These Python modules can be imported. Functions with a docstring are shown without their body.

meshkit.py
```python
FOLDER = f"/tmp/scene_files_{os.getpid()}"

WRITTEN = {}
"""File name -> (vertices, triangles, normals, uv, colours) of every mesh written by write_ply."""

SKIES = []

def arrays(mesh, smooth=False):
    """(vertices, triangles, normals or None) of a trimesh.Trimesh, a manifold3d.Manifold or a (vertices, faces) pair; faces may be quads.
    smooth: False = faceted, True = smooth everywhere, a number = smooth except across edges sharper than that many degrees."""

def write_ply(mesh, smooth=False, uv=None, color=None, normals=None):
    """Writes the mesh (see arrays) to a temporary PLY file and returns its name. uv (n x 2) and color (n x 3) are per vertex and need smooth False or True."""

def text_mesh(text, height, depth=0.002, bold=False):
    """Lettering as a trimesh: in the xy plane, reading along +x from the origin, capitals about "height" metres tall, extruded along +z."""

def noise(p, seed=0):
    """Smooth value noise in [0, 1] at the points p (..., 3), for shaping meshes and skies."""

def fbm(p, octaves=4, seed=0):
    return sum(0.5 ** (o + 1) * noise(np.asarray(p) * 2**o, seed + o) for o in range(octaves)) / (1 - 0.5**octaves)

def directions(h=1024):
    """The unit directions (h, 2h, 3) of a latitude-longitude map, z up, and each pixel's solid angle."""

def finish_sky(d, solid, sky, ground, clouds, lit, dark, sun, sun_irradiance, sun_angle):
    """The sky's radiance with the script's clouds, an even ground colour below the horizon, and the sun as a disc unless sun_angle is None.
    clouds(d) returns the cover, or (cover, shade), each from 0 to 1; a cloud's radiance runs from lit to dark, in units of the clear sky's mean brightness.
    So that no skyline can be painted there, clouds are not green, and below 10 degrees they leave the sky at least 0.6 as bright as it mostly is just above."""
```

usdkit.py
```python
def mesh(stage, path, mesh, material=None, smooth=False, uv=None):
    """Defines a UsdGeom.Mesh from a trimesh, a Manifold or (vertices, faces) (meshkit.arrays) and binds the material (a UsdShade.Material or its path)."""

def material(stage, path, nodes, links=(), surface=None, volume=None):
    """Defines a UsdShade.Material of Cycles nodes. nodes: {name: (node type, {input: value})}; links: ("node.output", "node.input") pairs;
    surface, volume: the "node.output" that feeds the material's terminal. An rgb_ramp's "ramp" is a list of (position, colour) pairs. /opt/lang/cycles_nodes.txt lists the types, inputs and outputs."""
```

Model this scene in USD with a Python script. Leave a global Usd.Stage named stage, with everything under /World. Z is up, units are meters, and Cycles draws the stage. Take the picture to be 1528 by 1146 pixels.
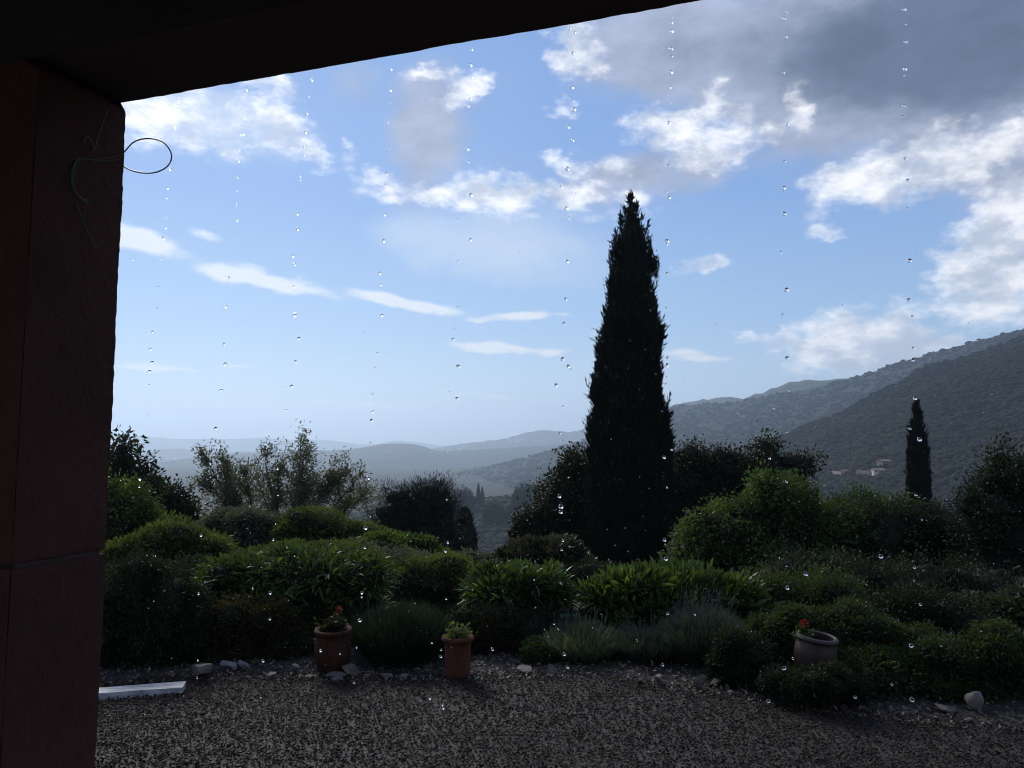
import math
import numpy as np
import trimesh
import meshkit
import usdkit
from pxr import Usd, UsdGeom, UsdLux, UsdShade, Sdf, Gf, Vt

stage = Usd.Stage.CreateInMemory()
UsdGeom.SetStageUpAxis(stage, 'Z')
UsdGeom.SetStageMetersPerUnit(stage, 1.0)
UsdGeom.Xform.Define(stage, '/World')
UsdGeom.Scope.Define(stage, '/World/Looks')

# ------------------------------------------------------------------ camera
EYE, PITCH, F, CX, CY = 1.6, math.radians(4.0), 1140.0, 764.0, 573.0
cam = UsdGeom.Camera.Define(stage, '/World/camera')
cam.AddTranslateOp().Set((0, 0, EYE))
cam.AddRotateXOp().Set(90 + math.degrees(PITCH))
cam.CreateHorizontalApertureAttr(36.0)
cam.CreateVerticalApertureAttr(27.0)
cam.CreateFocalLengthAttr(36.0 * F / 1528.0)
cam.CreateClippingRangeAttr(Gf.Vec2f(0.05, 200000.0))
cam.CreateExposureAttr(EXPOSURE if 'EXPOSURE' in globals() else 0.0)

# ------------------------------------------------------------------ sun and sky
SUN_AZ, SUN_EL = math.radians(-27), math.radians(35)          # ahead, to the left and high, veiled by cloud
sun_dir = np.array([math.sin(SUN_AZ) * math.cos(SUN_EL), math.cos(SUN_AZ) * math.cos(SUN_EL), math.sin(SUN_EL)])
sun = UsdLux.DistantLight.Define(stage, '/World/sun')
sun.CreateIntensityAttr(0.85)
sun.CreateAngleAttr(24.0)
sun.CreateNormalizeAttr(True)
sun.CreateColorAttr(Gf.Vec3f(1.0, 0.95, 0.87))
z_ = Gf.Vec3d(*sun_dir)
x_ = Gf.Cross(Gf.Vec3d(0, 0, 1), z_).GetNormalized()
y_ = Gf.Cross(z_, x_)
sun.AddTransformOp().Set(Gf.Matrix4d(x_[0], x_[1], x_[2], 0, y_[0], y_[1], y_[2], 0, z_[0], z_[1], z_[2], 0, 0, 0, 0, 1))

def direction(px, py):
    """World direction of a point of the view."""
    x, u = (px - CX) / F, (CY - py) / F
    v = np.array([x, math.cos(PITCH) - u * math.sin(PITCH), math.sin(PITCH) + u * math.cos(PITCH)])
    return v / np.linalg.norm(v)

def az_el(px, py):
    v = direction(px, py)
    return math.atan2(v[0], v[1]), math.asin(v[2])

# clouds: (view x, y, half width, half height, tilt in degrees, weight) of every cloud bank, as directions of the sky
WHITE = [(225, 172, 95, 38, 5, 1.0), (300, 185, 90, 30, 8, .85), (405, 190, 62, 30, 15, 1.1), (465, 230, 34, 18, 25, .8), (400, 130, 46, 20, 10, .7),
         (450, 418, 34, 10, 8, .7), 
         
         
         (648, 114, 44, 13, -8, .95), (692, 136, 40, 17, -30, .9), (668, 150, 26, 10, 10, .6), (715, 122, 20, 12, 0, .8), (858, 68, 36, 40, 20, 1.25), (885, 90, 30, 18, 20, .8),
         (1020, 205, 78, 36, 12, 1.35), (985, 185, 40, 26, 15, 1.1), (1075, 218, 46, 22, -8, 1.0), (1040, 240, 50, 18, 5, .7),
         (580, 278, 52, 20, 8, 1.05), (655, 292, 60, 18, 5, 1.05), (745, 292, 92, 30, 3, 1.2), (850, 245, 44, 15, 5, .95), (850, 295, 70, 22, 5, 1.0), (925, 240, 40, 18, 0, .7), (940, 305, 60, 22, -10, .75),
         (1190, 165, 18, 34, 8, 1.0), (1075, 145, 30, 20, 10, .8), (1110, 175, 30, 22, 25, .6), (1150, 195, 30, 18, 10, .6),
         (1320, 262, 100, 36, -12, 1.05), (1310, 287, 56, 20, 5, 1.15), (1410, 232, 110, 36, -5, 1.0), (1260, 255, 50, 20, -15, .9), (1400, 285, 70, 22, 0, .7),
         (1500, 345, 44, 62, 18, 1.6), (1474, 420, 54, 52, 10, 1.7), (1515, 300, 36, 30, 0, 1.0), (1500, 452, 66, 26, -5, 1.1),
         (1300, 504, 74, 42, 6, 1.6), (1340, 515, 60, 30, 0, 1.2), (1235, 520, 62, 28, 5, 1.35), (1145, 514, 44, 13, 12, 1.05), (1410, 512, 44, 16, -6, 1.15), (1340, 535, 90, 24, 0, 1.0), (1270, 545, 60, 18, 0, .7),
         (1050, 398, 40, 15, -8, .85), (1238, 350, 32, 10, 12, .6), (830, 162, 26, 13, 8, .75), (848, 146, 14, 9, 0, .6),
         (522, 285, 34, 10, -5, .6), (518, 240, 18, 9, 0, .5), (512, 215, 12, 12, 0, .5), (900, 497, 20, 8, 0, .6), (555, 412, 20, 8, -30, .6)]
STREAK = [(205, 356, 74, 17, 11, 1.3), (190, 350, 50, 12, 5, 1.0), (304, 352, 28, 9, 8, .8), (350, 410, 62, 15, 4, 1.2), (420, 425, 96, 11, 9, 1.3), (380, 398, 30, 9, 10, .8), (452, 420, 30, 8, 8, .7), (570, 445, 66, 9, 12, 1.2), (630, 458, 64, 10, 9, 1.3), (772, 472, 56, 8, -4, 1.3), (718, 477, 26, 5, 0, .9), (846, 470, 16, 4, 0, .9), (722, 517, 56, 10, 3, 1.3), (770, 521, 44, 7, 4, 1.0), (822, 525, 34, 6, 1, 1.1), (228, 548, 80, 6, 1, 1.0), (345, 548, 36, 4, 0, .8), (560, 605, 150, 7, 3, .62), (730, 592, 140, 5, 5, .62), (1045, 535, 56, 6, 2, 1.2), (1020, 525, 38, 5, 0, 1.0)]
VEIL = [(740, 360, 190, 75, 0, 1.0), (620, 350, 90, 40, 0, .6), (300, 170, 190, 60, 8, 1.0), (430, 632, 460, 40, 0, 1.5), (850, 400, 150, 60, 0, .45)]
GREY = [(635, 205, 70, 100, 10, 1.3), (668, 170, 60, 60, 0, .7), (740, 235, 90, 50, 0, .45), (528, 128, 50, 42, 0, .45), (770, 110, 60, 40, 0, .35), (930, 268, 130, 50, -5, 1.2), (1040, 255, 70, 36, -10, 1.0),
        (850, 262, 90, 34, 0, .5), (1080, 80, 225, 95, 10, 1.55), (950, 60, 110, 60, 0, .9), (1180, 150, 90, 46, 15, .9), (1420, 60, 330, 150, 3, 2.6), (1500, 215, 140, 80, 15, 1.4), (1500, 380, 40, 90, 10, .5), (1390, 262, 110, 36, 0, .5)]

STRENGTH = 0.09
nodes, links = {}, []
def N(name, kind, **inputs):
    nodes[name] = (kind, inputs)
    return name
def L(a, b):
    links.append((a, b))
N('tc', 'texture_coordinate'); N('sep', 'separate_xyz'); L('tc.generated', 'sep.vector')
N('az', 'math', math_type='arctan2'); L('sep.x', 'az.value1'); L('sep.y', 'az.value2')
N('el', 'math', math_type='arcsine'); L('sep.z', 'el.value1')
N('ae', 'combine_xyz'); L('az.value', 'ae.x'); L('el.value', 'ae.y')
# each cloud bank is a soft tilted ellipse of the sky; a layer's sum of ellipses over (azimuth, elevation) is kept as a short
# sum of products f_k(azimuth) * g_k(elevation), three products to a pair of ramps, which is cheap for the renderer to evaluate
A0, A1, E0, E1 = -0.95, 0.95, -0.12, 1.0
N('au', 'map_range', range_type='linear', from_min=A0, from_max=A1, to_min=0.0, to_max=1.0, clamp=True)
N('eu', 'map_range', range_type='linear', from_min=E0, from_max=E1, to_min=0.0, to_max=1.0, clamp=True)

def layer(name, blobs, soft, pairs, au='au', eu='eu'):
    A, E = np.meshgrid(np.linspace(A0, A1, 256), np.linspace(E0, E1, 256), indexing='ij')
    f = np.zeros_like(A)
    for px, py, w, h, tilt, k in blobs:
        a, e = az_el(px, py)
        t = math.radians(-tilt)
        x, y = (A - a) * math.cos(t) + (E - e) * math.sin(t), -(A - a) * math.sin(t) + (E - e) * math.cos(t)
        r = np.clip(1 - np.hypot(x / (soft * w / F), y / (soft * h / F)), 0, 1)
        b = k * r * r * (3 - 2 * r)
        f = np.maximum(f, b) + 0.25 * np.minimum(f, b)
    u, sv, vt = np.linalg.svd(f)
    last = None
    for j in range(pairs):
        ks = slice(3 * j, 3 * j + 3)
        N(f'{name}a{j}', 'rgb_ramp', ramp=[tuple(c) for c in u[:, ks] * np.sqrt(sv[ks])])
        N(f'{name}e{j}', 'rgb_ramp', ramp=[tuple(c) for c in vt[ks].T * np.sqrt(sv[ks])])
        L(au + '.result', f'{name}a{j}.fac'); L(eu + '.result', f'{name}e{j}.fac')
        N(f'{name}d{j}', 'vector_math', math_type='dot_product'); L(f'{name}a{j}.color', f'{name}d{j}.vector1'); L(f'{name}e{j}.color', f'{name}d{j}.vector2')
        if last:
            N(f'{name}s{j}', 'math', math_type='add'); L(last, f'{name}s{j}.value1'); L(f'{name}d{j}.value', f'{name}s{j}.value2'); last = f'{name}s{j}.value'
        else:
            last = f'{name}d{j}.value'
    N(f'{name}f', 'math', math_type='subtract', value2=0.03); L(last, f'{name}f.value1')
    N(f'{name}c', 'math', math_type='maximum', value2=0.0); L(f'{name}f.value', f'{name}c.value1')
    return f'{name}c.value'

N('flat', 'mapping', mapping_type='point', scale=(1.0, 1.0, 1.8)); L('tc.generated', 'flat.vector')
N('warp_n', 'noise_texture', scale=26.0, detail=3.0, roughness=0.6); L('flat.vector', 'warp_n.vector')
N('warp_c', 'vector_math', math_type='subtract', vector2=(.5, .5, .5)); L('warp_n.color', 'warp_c.vector1')
N('warp_s', 'vector_math', math_type='multiply', vector2=(.055, .036, 0)); L('warp_c.vector', 'warp_s.vector1')
N('p', 'vector_math', math_type='add'); L('ae.vector', 'p.vector1'); L('warp_s.vector', 'p.vector2')
N('ps', 'separate_xyz'); L('p.vector', 'ps.vector'); L('ps.x', 'au.value'); L('ps.y', 'eu.value')
N('warp_t', 'vector_math', math_type='multiply', vector2=(.026, .012, 0)); L('warp_c.vector', 'warp_t.vector1')
N('pt', 'vector_math', math_type='add'); L('ae.vector', 'pt.vector1'); L('warp_t.vector', 'pt.vector2')
N('pts', 'separate_xyz'); L('pt.vector', 'pts.vector')
N('au2', 'map_range', range_type='linear', from_min=A0, from_max=A1, to_min=0.0, to_max=1.0, clamp=True); L('pts.x', 'au2.value')
N('eu2', 'map_range', range_type='linear', from_min=E0, from_max=E1, to_min=0.0, to_max=1.0, clamp=True); L('pts.y', 'eu2.value')
N('fine', 'noise_texture', scale=18.0, detail=7.0, roughness=0.58); L('flat.vector', 'fine.vector')
N('broad', 'noise_texture', scale=6.0, detail=5.0, roughness=0.55); L('flat.vector', 'broad.vector')
white, streak, veil, grey = layer('lw', WHITE, 1.75, 9), layer('lt', STREAK, 1.45, 9, 'au2', 'eu2'), layer('ls', VEIL, 1.35, 3), layer('lg', GREY, 1.5, 5)

# beyond the view the same broken cloud goes on over the whole sky
N('cone', 'vector_math', math_type='dot_product', vector2=tuple(direction(764, 420))); L('tc.generated', 'cone.vector1')
N('outside', 'map_range', range_type='smoothstep', from_min=0.80, from_max=0.62, to_min=0.0, to_max=0.75, clamp=True); L('cone.value', 'outside.value')
N('bro', 'map_range', range_type='smoothstep', from_min=0.42, from_max=0.62, to_min=0.0, to_max=1.0, clamp=True); L('broad.fac', 'bro.value')
N('ext', 'math', math_type='multiply'); L('bro.result', 'ext.value1'); L('outside.result', 'ext.value2')
N('white2', 'math', math_type='maximum'); L(white, 'white2.value1'); L('ext.value', 'white2.value2')
N('grey2', 'math', math_type='maximum'); L(grey, 'grey2.value1'); L('ext.value', 'grey2.value2')

def alpha(name, field, noise, amp, lo, hi, top=1.0, spread=3.0):
    """cover = smoothstep(field + noise), the noise fading out where the field does"""
    N(name + 'n', 'math', math_type='multiply_add', value2=amp, value3=-amp / 2); L(noise, name + 'n.value1')
    N(name + 'k', 'math', math_type='multiply', value2=spread, use_clamp=True); L(field, name + 'k.value1')
    N(name + 'a', 'math', math_type='multiply_add'); L(name + 'n.value', name + 'a.value1'); L(name + 'k.value', name + 'a.value2'); L(field, name + 'a.value3')
    N(name, 'map_range', range_type='smoothstep', from_min=lo, from_max=hi, to_min=0.0, to_max=top, clamp=True); L(name + 'a.value', name + '.value')
    return name + '.result'
wa = alpha('wa', 'white2.value', 'fine.fac', 3.8, 0.10, 1.35, 0.96)
ta = alpha('ta', streak, 'fine.fac', 1.7, 0.08, 0.95, 0.88)
va = alpha('va', veil, 'broad.fac', 1.0, 0.05, 1.1, 0.52)
ga = alpha('ga', 'grey2.value', 'broad.fac', 2.0, 0.06, 1.1, 0.95)
gd = alpha('gd', 'grey2.value', 'broad.fac', 0.9, 1.35, 2.3, 1.0)

def lin(r, g, b):
    """The sky colour (before the strength) that shows as this sRGB colour."""
    return tuple((((c / 255 + 0.055) / 1.055) ** 2.4) / STRENGTH for c in (r, g, b))
N('sky', 'sky_texture', sky_type='single_scattering', sun_disc=False, sun_elevation=SUN_EL, sun_rotation=SUN_AZ, altitude=200.0, air_density=1.0, aerosol_density=0.25, ozone_density=2.5)
# thin high cloud pales the blue
N('pale', 'rgb_ramp', ramp=[(0, lin(215, 231, 246)), (.05, lin(196, 218, 241)), (.14, lin(160, 197, 239)), (.3, lin(129, 170, 231)), (.6, lin(114, 154, 218)), (1, lin(110, 150, 210))]); L('sep.z', 'pale.fac')
N('bal', 'mix', mix_type='mix', fac=0.78); L('sky.color', 'bal.color1'); L('pale.color', 'bal.color2')
N('vm', 'mix', mix_type='mix', color2=lin(226, 234, 244)); L('bal.color', 'vm.color1'); L(va, 'vm.fac')
N('gcol', 'mix', mix_type='mix', color1=lin(166, 175, 200), color2=lin(93, 106, 130)); L(gd, 'gcol.fac')
N('shn', 'noise_texture', scale=14.0, detail=5.0, roughness=0.6); L('flat.vector', 'shn.vector')
N('gsh', 'map_range', range_type='linear', from_min=0.3, from_max=0.7, to_min=1.2, to_max=0.8); L('shn.fac', 'gsh.value')
N('gsc', 'vector_math', math_type='scale'); L('gcol.color', 'gsc.vector1'); L('gsh.result', 'gsc.scale')
N('gm', 'mix', mix_type='mix'); L('vm.color', 'gm.color1'); L('gsc.vector', 'gm.color2'); L(ga, 'gm.fac')
N('tm', 'mix', mix_type='mix', color2=lin(238, 242, 247)); L('gm.color', 'tm.color1'); L(ta, 'tm.fac')
# white cloud: the thick middles greyer than the thin sunlit rims
N('thick', 'math', math_type='multiply_add', value2=4.6, value3=-2.3); L('shn.fac', 'thick.value1')
N('wcap', 'math', math_type='minimum', value2=.95); L('white2.value', 'wcap.value1')
N('thk', 'math', math_type='add'); L('wcap.value', 'thk.value1'); L('thick.value', 'thk.value2')
N('wl', 'map_range', range_type='smoothstep', from_min=1.5, from_max=0.35, to_min=0.0, to_max=1.0, clamp=True); L('thk.value', 'wl.value')
N('wcol', 'mix', mix_type='mix', color1=lin(196, 205, 222), color2=lin(268, 268, 270)); L('wl.result', 'wcol.fac')
N('wm', 'mix', mix_type='mix'); L('tm.color', 'wm.color1'); L('wcol.color', 'wm.color2'); L(wa, 'wm.fac')
N('bg', 'background_shader', strength=STRENGTH); L('wm.color', 'bg.color')
sky_look = usdkit.material(stage, '/World/Looks/sky', nodes, links, surface='bg.background')
dome = UsdLux.DomeLight.Define(stage, '/World/sky')
UsdShade.MaterialBindingAPI.Apply(dome.GetPrim()).Bind(sky_look)
dome.GetPrim().SetCustomDataByKey('kind', 'structure')
dome.GetPrim().SetCustomDataByKey('label', 'bright blue sky with broken white and grey clouds')

# ------------------------------------------------------------------ helpers
def P(px, py, d):
    """The point at forward distance d that the view shows at (px, py)."""
    v = direction(px, py)
    return np.array([0, 0, EYE]) + v * (d / v[1])
def on_ground(px, py, z=0.0):
    v = direction(px, py)
    return np.array([0, 0, EYE]) + v * ((z - EYE) / v[2])
SIZE = lambda d: d / F                      # metres per view pixel at forward distance d
_names = {}
def numbered(path):
    n = _names.get(path, 0)
    _names[path] = n + 1
    return path if n == 0 else f'{path}_{n:03d}'
def data(prim, **kw):
    for k, v in kw.items():
        if v:
            prim.SetCustomDataByKey({'cat': 'category'}.get(k, k), v)
    return prim
def thing(name, label, cat, group=None, loc=None):
    x = UsdGeom.Xform.Define(stage, numbered('/World/' + name))
    if loc is not None:
        x.AddTranslateOp().Set(tuple(float(c) for c in loc))
    return data(x.GetPrim(), label=label, cat=cat, group=group)
def part(name, mesh, look, parent, smooth=False, **kw):
    return data(usdkit.mesh(stage, numbered(f'{parent.GetPath()}/{name}'), mesh, look, smooth).GetPrim(), **kw)
def single(name, mesh, look, smooth=False, **kw):
    return data(usdkit.mesh(stage, numbered('/World/' + name), mesh, look, smooth).GetPrim(), **kw)
def moved(m, loc):
    m = m.copy(); m.apply_translation(loc); return m
def join(ms):
    return trimesh.util.concatenate(list(ms))
def tube(points, radii, sides=6):
    p = np.asarray(points, float)
    r = np.broadcast_to(radii, (len(p),))
    t = np.gradient(p, axis=0); t /= np.linalg.norm(t, axis=1, keepdims=True) + 1e-12
    a = np.cross(t, np.where(np.abs(t[:, 2:]) < .9, [0, 0, 1.], [1., 0, 0])); a /= np.linalg.norm(a, axis=1, keepdims=True) + 1e-12
    b = np.cross(t, a); an = np.arange(sides) * 2 * np.pi / sides
    v = (p[:, None] + r[:, None, None] * (np.cos(an)[None, :, None] * a[:, None] + np.sin(an)[None, :, None] * b[:, None])).reshape(-1, 3)
    i, j = np.meshgrid(np.arange(len(p) - 1), np.arange(sides), indexing='ij')
    q = np.stack([i * sides + j, i * sides + (j + 1) % sides, (i + 1) * sides + (j + 1) % sides, (i + 1) * sides + j], -1).reshape(-1, 4)
    f = np.vstack([q[:, [0, 1, 2]], q[:, [0, 2, 3]]])
    caps = [[0, k + 1, k] for k in range(1, sides - 1)] + [[len(v) - sides, len(v) - sides + k, len(v) - sides + k + 1] for k in range(1, sides - 1)]
    return trimesh.Trimesh(v, np.vstack([f, caps]), process=False)
def lathe(profile, n=32):
    p = np.asarray(profile, float); an = np.arange(n) * 2 * np.pi / n
    v = np.stack([p[:, 0][:, None] * np.cos(an), p[:, 0][:, None] * np.sin(an), np.repeat(p[:, 1][:, None], n, 1)], -1).reshape(-1, 3)
    i, j = np.meshgrid(np.arange(len(p) - 1), np.arange(n), indexing='ij')
    q = np.stack([i * n + j, i * n + (j + 1) % n, (i + 1) * n + (j + 1) % n, (i + 1) * n + j], -1).reshape(-1, 4)
    return trimesh.Trimesh(v, np.vstack([q[:, [0, 1, 2]], q[:, [0, 2, 3]]]), process=False)
def grid_mesh(X, Y, Z):
    n, m = X.shape
    i, j = np.meshgrid(np.arange(n - 1), np.arange(m - 1), indexing='ij')
    q = np.stack([i * m + j, (i + 1) * m + j, (i + 1) * m + j + 1, i * m + j + 1], -1).reshape(-1, 4)
    return trimesh.Trimesh(np.stack([X, Y, Z], -1).reshape(-1, 3), np.vstack([q[:, [0, 1, 2]], q[:, [0, 2, 3]]]), process=False)
def box_between(x0, x1, y0, y1, z0, z1, frame=np.eye(3), origin=(0, 0, 0)):
    m = trimesh.creation.box([x1 - x0, y1 - y0, z1 - z0])
    m.apply_translation([(x0 + x1) / 2, (y0 + y1) / 2, (z0 + z1) / 2])
    m.vertices = m.vertices @ frame + np.asarray(origin)
    return m

# ------------------------------------------------------------------ materials
def plain(name, color, rough=.8, vary=.35, scale=6.0, bump=0.0, bump_scale=60.0, spec=.5, metal=0.0, detail=6.0, random=0.0):
    """A colour with two-scale tonal variation, optional relief, optional per-object tone."""
    c = np.array(color)
    n = {'tc': ('texture_coordinate', {}), 'geo': ('geometry', {}), 'n': ('noise_texture', {'scale': scale, 'detail': detail, 'roughness': .65}),
         'r': ('rgb_ramp', {'ramp': [(.28, tuple(c * (1 - vary))), (.5, tuple(c)), (.74, tuple(np.minimum(c * (1 + vary), 1)))]}),
         'p': ('principled_bsdf', {'roughness': rough, 'specular_ior_level': spec, 'metallic': metal})}
    l = [('geo.position', 'n.vector'), ('n.fac', 'r.fac')]
    out = 'r.color'
    if random:
        n['oi'] = ('object_info', {}); n['rr'] = ('map_range', {'from_min': 0., 'from_max': 1., 'to_min': 1 - random, 'to_max': 1 + random})
        n['rm'] = ('vector_math', {'math_type': 'scale'}); l += [('oi.random', 'rr.value'), ('r.color', 'rm.vector1'), ('rr.result', 'rm.scale')]; out = 'rm.vector'
    l.append((out, 'p.base_color'))
    if bump:
        n['bn'] = ('noise_texture', {'scale': bump_scale, 'detail': 5., 'roughness': .7}); n['b'] = ('bump', {'strength': 1.0, 'distance': bump})
        l += [('geo.position', 'bn.vector'), ('bn.fac', 'b.height'), ('b.normal', 'p.normal')]
    return usdkit.material(stage, '/World/Looks/' + name, n, l, surface='p.BSDF')
def leaf(name, color, tip=None, rough=.55, trans=.35, vary=.45, spec=.5, patch=3.0, single_leaves=False):
    """Foliage: each leaf its own tone, broad patches of another tone, light through the blade."""
    c = np.array(color); t = np.array(tip if tip is not None else c * 1.5)
    n = {'geo': ('geometry', {}), 'n': ('noise_texture', {'scale': patch, 'detail': 3., 'roughness': .6}),
         'mixc': ('mix', {'mix_type': 'mix', 'color1': tuple(c * .8), 'color2': tuple(t)}),
         'k': ('map_range', {'range_type': 'smoothstep', 'from_min': .35, 'from_max': .68, 'to_min': 0., 'to_max': 1., 'clamp': True}),
         'rr': ('map_range', {'from_min': 0., 'from_max': 1., 'to_min': 1 - vary, 'to_max': 1 + vary}), 'rm': ('vector_math', {'math_type': 'scale'}),
         'p': ('principled_bsdf', {'roughness': rough, 'specular_ior_level': spec}), 't': ('translucent_bsdf', {}), 'm': ('mix_closure', {'fac': trans}),
         'tc': ('mix', {'mix_type': 'multiply', 'fac': 1.0, 'color2': (1.6, 1.45, .55)})}
    l = [('geo.position', 'n.vector'), ('n.fac', 'k.value'), ('k.result', 'mixc.fac'), ('geo.random_per_island', 'rr.value'), ('mixc.color', 'rm.vector1'), ('rr.result', 'rm.scale'),
         ('rm.vector', 'p.base_color'), ('rm.vector', 'tc.color1'), ('tc.color', 't.color'), ('p.BSDF', 'm.closure1'), ('t.BSDF', 'm.closure2')]
    if single_leaves:                       # each leaf is an object of its own
        n['oi'] = ('object_info', {}); l = [('oi.random', b) if a == 'geo.random_per_island' else (a, b) for a, b in l]
    return usdkit.material(stage, '/World/Looks/' + name, n, l, surface='m.closure')

M = {}
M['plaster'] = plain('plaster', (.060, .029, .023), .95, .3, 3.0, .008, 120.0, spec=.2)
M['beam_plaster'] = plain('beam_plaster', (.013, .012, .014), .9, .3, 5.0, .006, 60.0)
M['old_wood'] = plain('old_wood', (.03, .02, .015), .8, .4, 9.0, .003, 80.0)
M['white_wall'] = plain('white_wall', (.62, .54, .48), .9, .15, 2.0, .004, 50.0)
M['tile_floor'] = plain('tile_floor', (.30, .19, .14), .6, .3, 4.0)
M['earth'] = plain('earth', (.022, .017, .013), .95, .4, 5.0, .02, 30.0)
M['gravel_bed'] = plain('gravel_bed', (.016, .0095, .0068), .7, .5, 70.0, .012, 130.0)
M['pebble'] = plain('pebble', (.0180, .0098, .0062), .65, .45, 1.6, random=.6, spec=.2)
M['stone'] = plain('stone', (.07, .058, .05), .6, .45, 9.0, .01, 40.0, random=.25)
M['slate'] = plain('slate', (.09, .085, .09), .5, .4, 12.0, .004, 60.0)
M['terracotta'] = plain('terracotta', (.066, .0215, .0115), .9, .5, 9.0, .003, 90.0, spec=.15)
M['dark_clay'] = plain('dark_clay', (.034, .0118, .0066), .85, .5, 9.0, .003, 90.0, spec=.15)
M['glazed'] = plain('glazed_clay', (.017, .0062, .0040), .5, .35, 6.0, .002, 50.0)
M['soil'] = plain('pot_soil', (.03, .022, .016), .95, .4, 40.0, .01, 90.0)
M['bark'] = plain('bark', (.075, .058, .045), .95, .4, 14.0, .01, 50.0)
M['plank'] = usdkit.material(stage, '/World/Looks/plank_wood', {'g': ('geometry', {}), 'm': ('mapping', {'scale': (5, 55, 90), 'rotation': (0, 0, -.12)}), 'n': ('noise_texture', {'scale': 1.0, 'detail': 7., 'roughness': .7, 'distortion': .6}),
    'r': ('rgb_ramp', {'ramp': [(.3, (.04, .042, .048)), (.46, (.22, .23, .25)), (.62, (.46, .47, .49))]}), 'b': ('bump', {'distance': .004}), 'p': ('principled_bsdf', {'roughness': .38})},
    [('g.position', 'm.vector'), ('m.vector', 'n.vector'), ('n.fac', 'r.fac'), ('r.color', 'p.base_color'), ('n.fac', 'b.height'), ('b.normal', 'p.normal')], surface='p.BSDF')
M['red_petal'] = leaf('red_petal', (.16, .008, .008), rough=.6, trans=.3, vary=.25)
M['orange_petal'] = leaf('orange_petal', (.26, .035, .008), rough=.6, trans=.3, vary=.25)
M['litter'] = plain('dead_leaves', (.055, .042, .03), .6, .4, 30.0, random=.7)
M['mortar'] = plain('mortar', (.03, .02, .018), .95, .3, 20.0)
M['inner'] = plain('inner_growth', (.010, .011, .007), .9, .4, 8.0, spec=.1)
M['wire'] = plain('wire_cable', (.05, .03, .055), .35, .2, 20.0)
M['twine'] = plain('green_twine', (.02, .11, .065), .6, .3, 40.0)
M['cord'] = plain('pale_cord', (.16, .13, .11), .8, .2, 40.0)
M['cypress'] = leaf('cypress_leaf', (0.0115, 0.0196, 0.0128), (0.0174, 0.0266, 0.0161), .7, .06, .3, spec=.15)
M['oak'] = leaf('oak_leaf', (0.0248, 0.0363, 0.0181), (0.0479, 0.0594, 0.0248), .42, .3, .45, spec=.22)
M['laurel'] = leaf('laurel_leaf', (0.0553, 0.1043, 0.0368), (0.1227, 0.1902, 0.0515), .4, .4, .4, spec=.22)
M['olive'] = leaf('olive_leaf', (0.1044, 0.1278, 0.0905), (0.1530, 0.1739, 0.1181), .5, .3, .4)
M['airy'] = leaf('airy_leaf', (0.1092, 0.1323, 0.0978), (0.1495, 0.1725, 0.1265), .5, .45, .4, spec=.3)
M['pine'] = leaf('pine_needles', (0.0132, 0.0228, 0.0156), (0.0210, 0.0330, 0.0204), .55, .15, .4)
M['oleander'] = leaf('oleander_leaf', (0.0501, 0.0957, 0.0319), (0.0820, 0.1412, 0.0409), .45, .4, .35, spec=.3)
M['oleander_blade'] = leaf('oleander_blade', (0.0522, 0.0996, 0.0332), (0.0853, 0.1471, 0.0427), .45, .4, .35, spec=.3, single_leaves=True)
M['feather'] = leaf('feathery_leaf', (0.0722, 0.1156, 0.0432), (0.1370, 0.1805, 0.0520), .5, .4, .4, spec=.22)
M['darkshrub'] = leaf('dark_shrub_leaf', (0.0228, 0.0379, 0.0198), (0.0350, 0.0516, 0.0243), .5, .3, .4, spec=.22)
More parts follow.
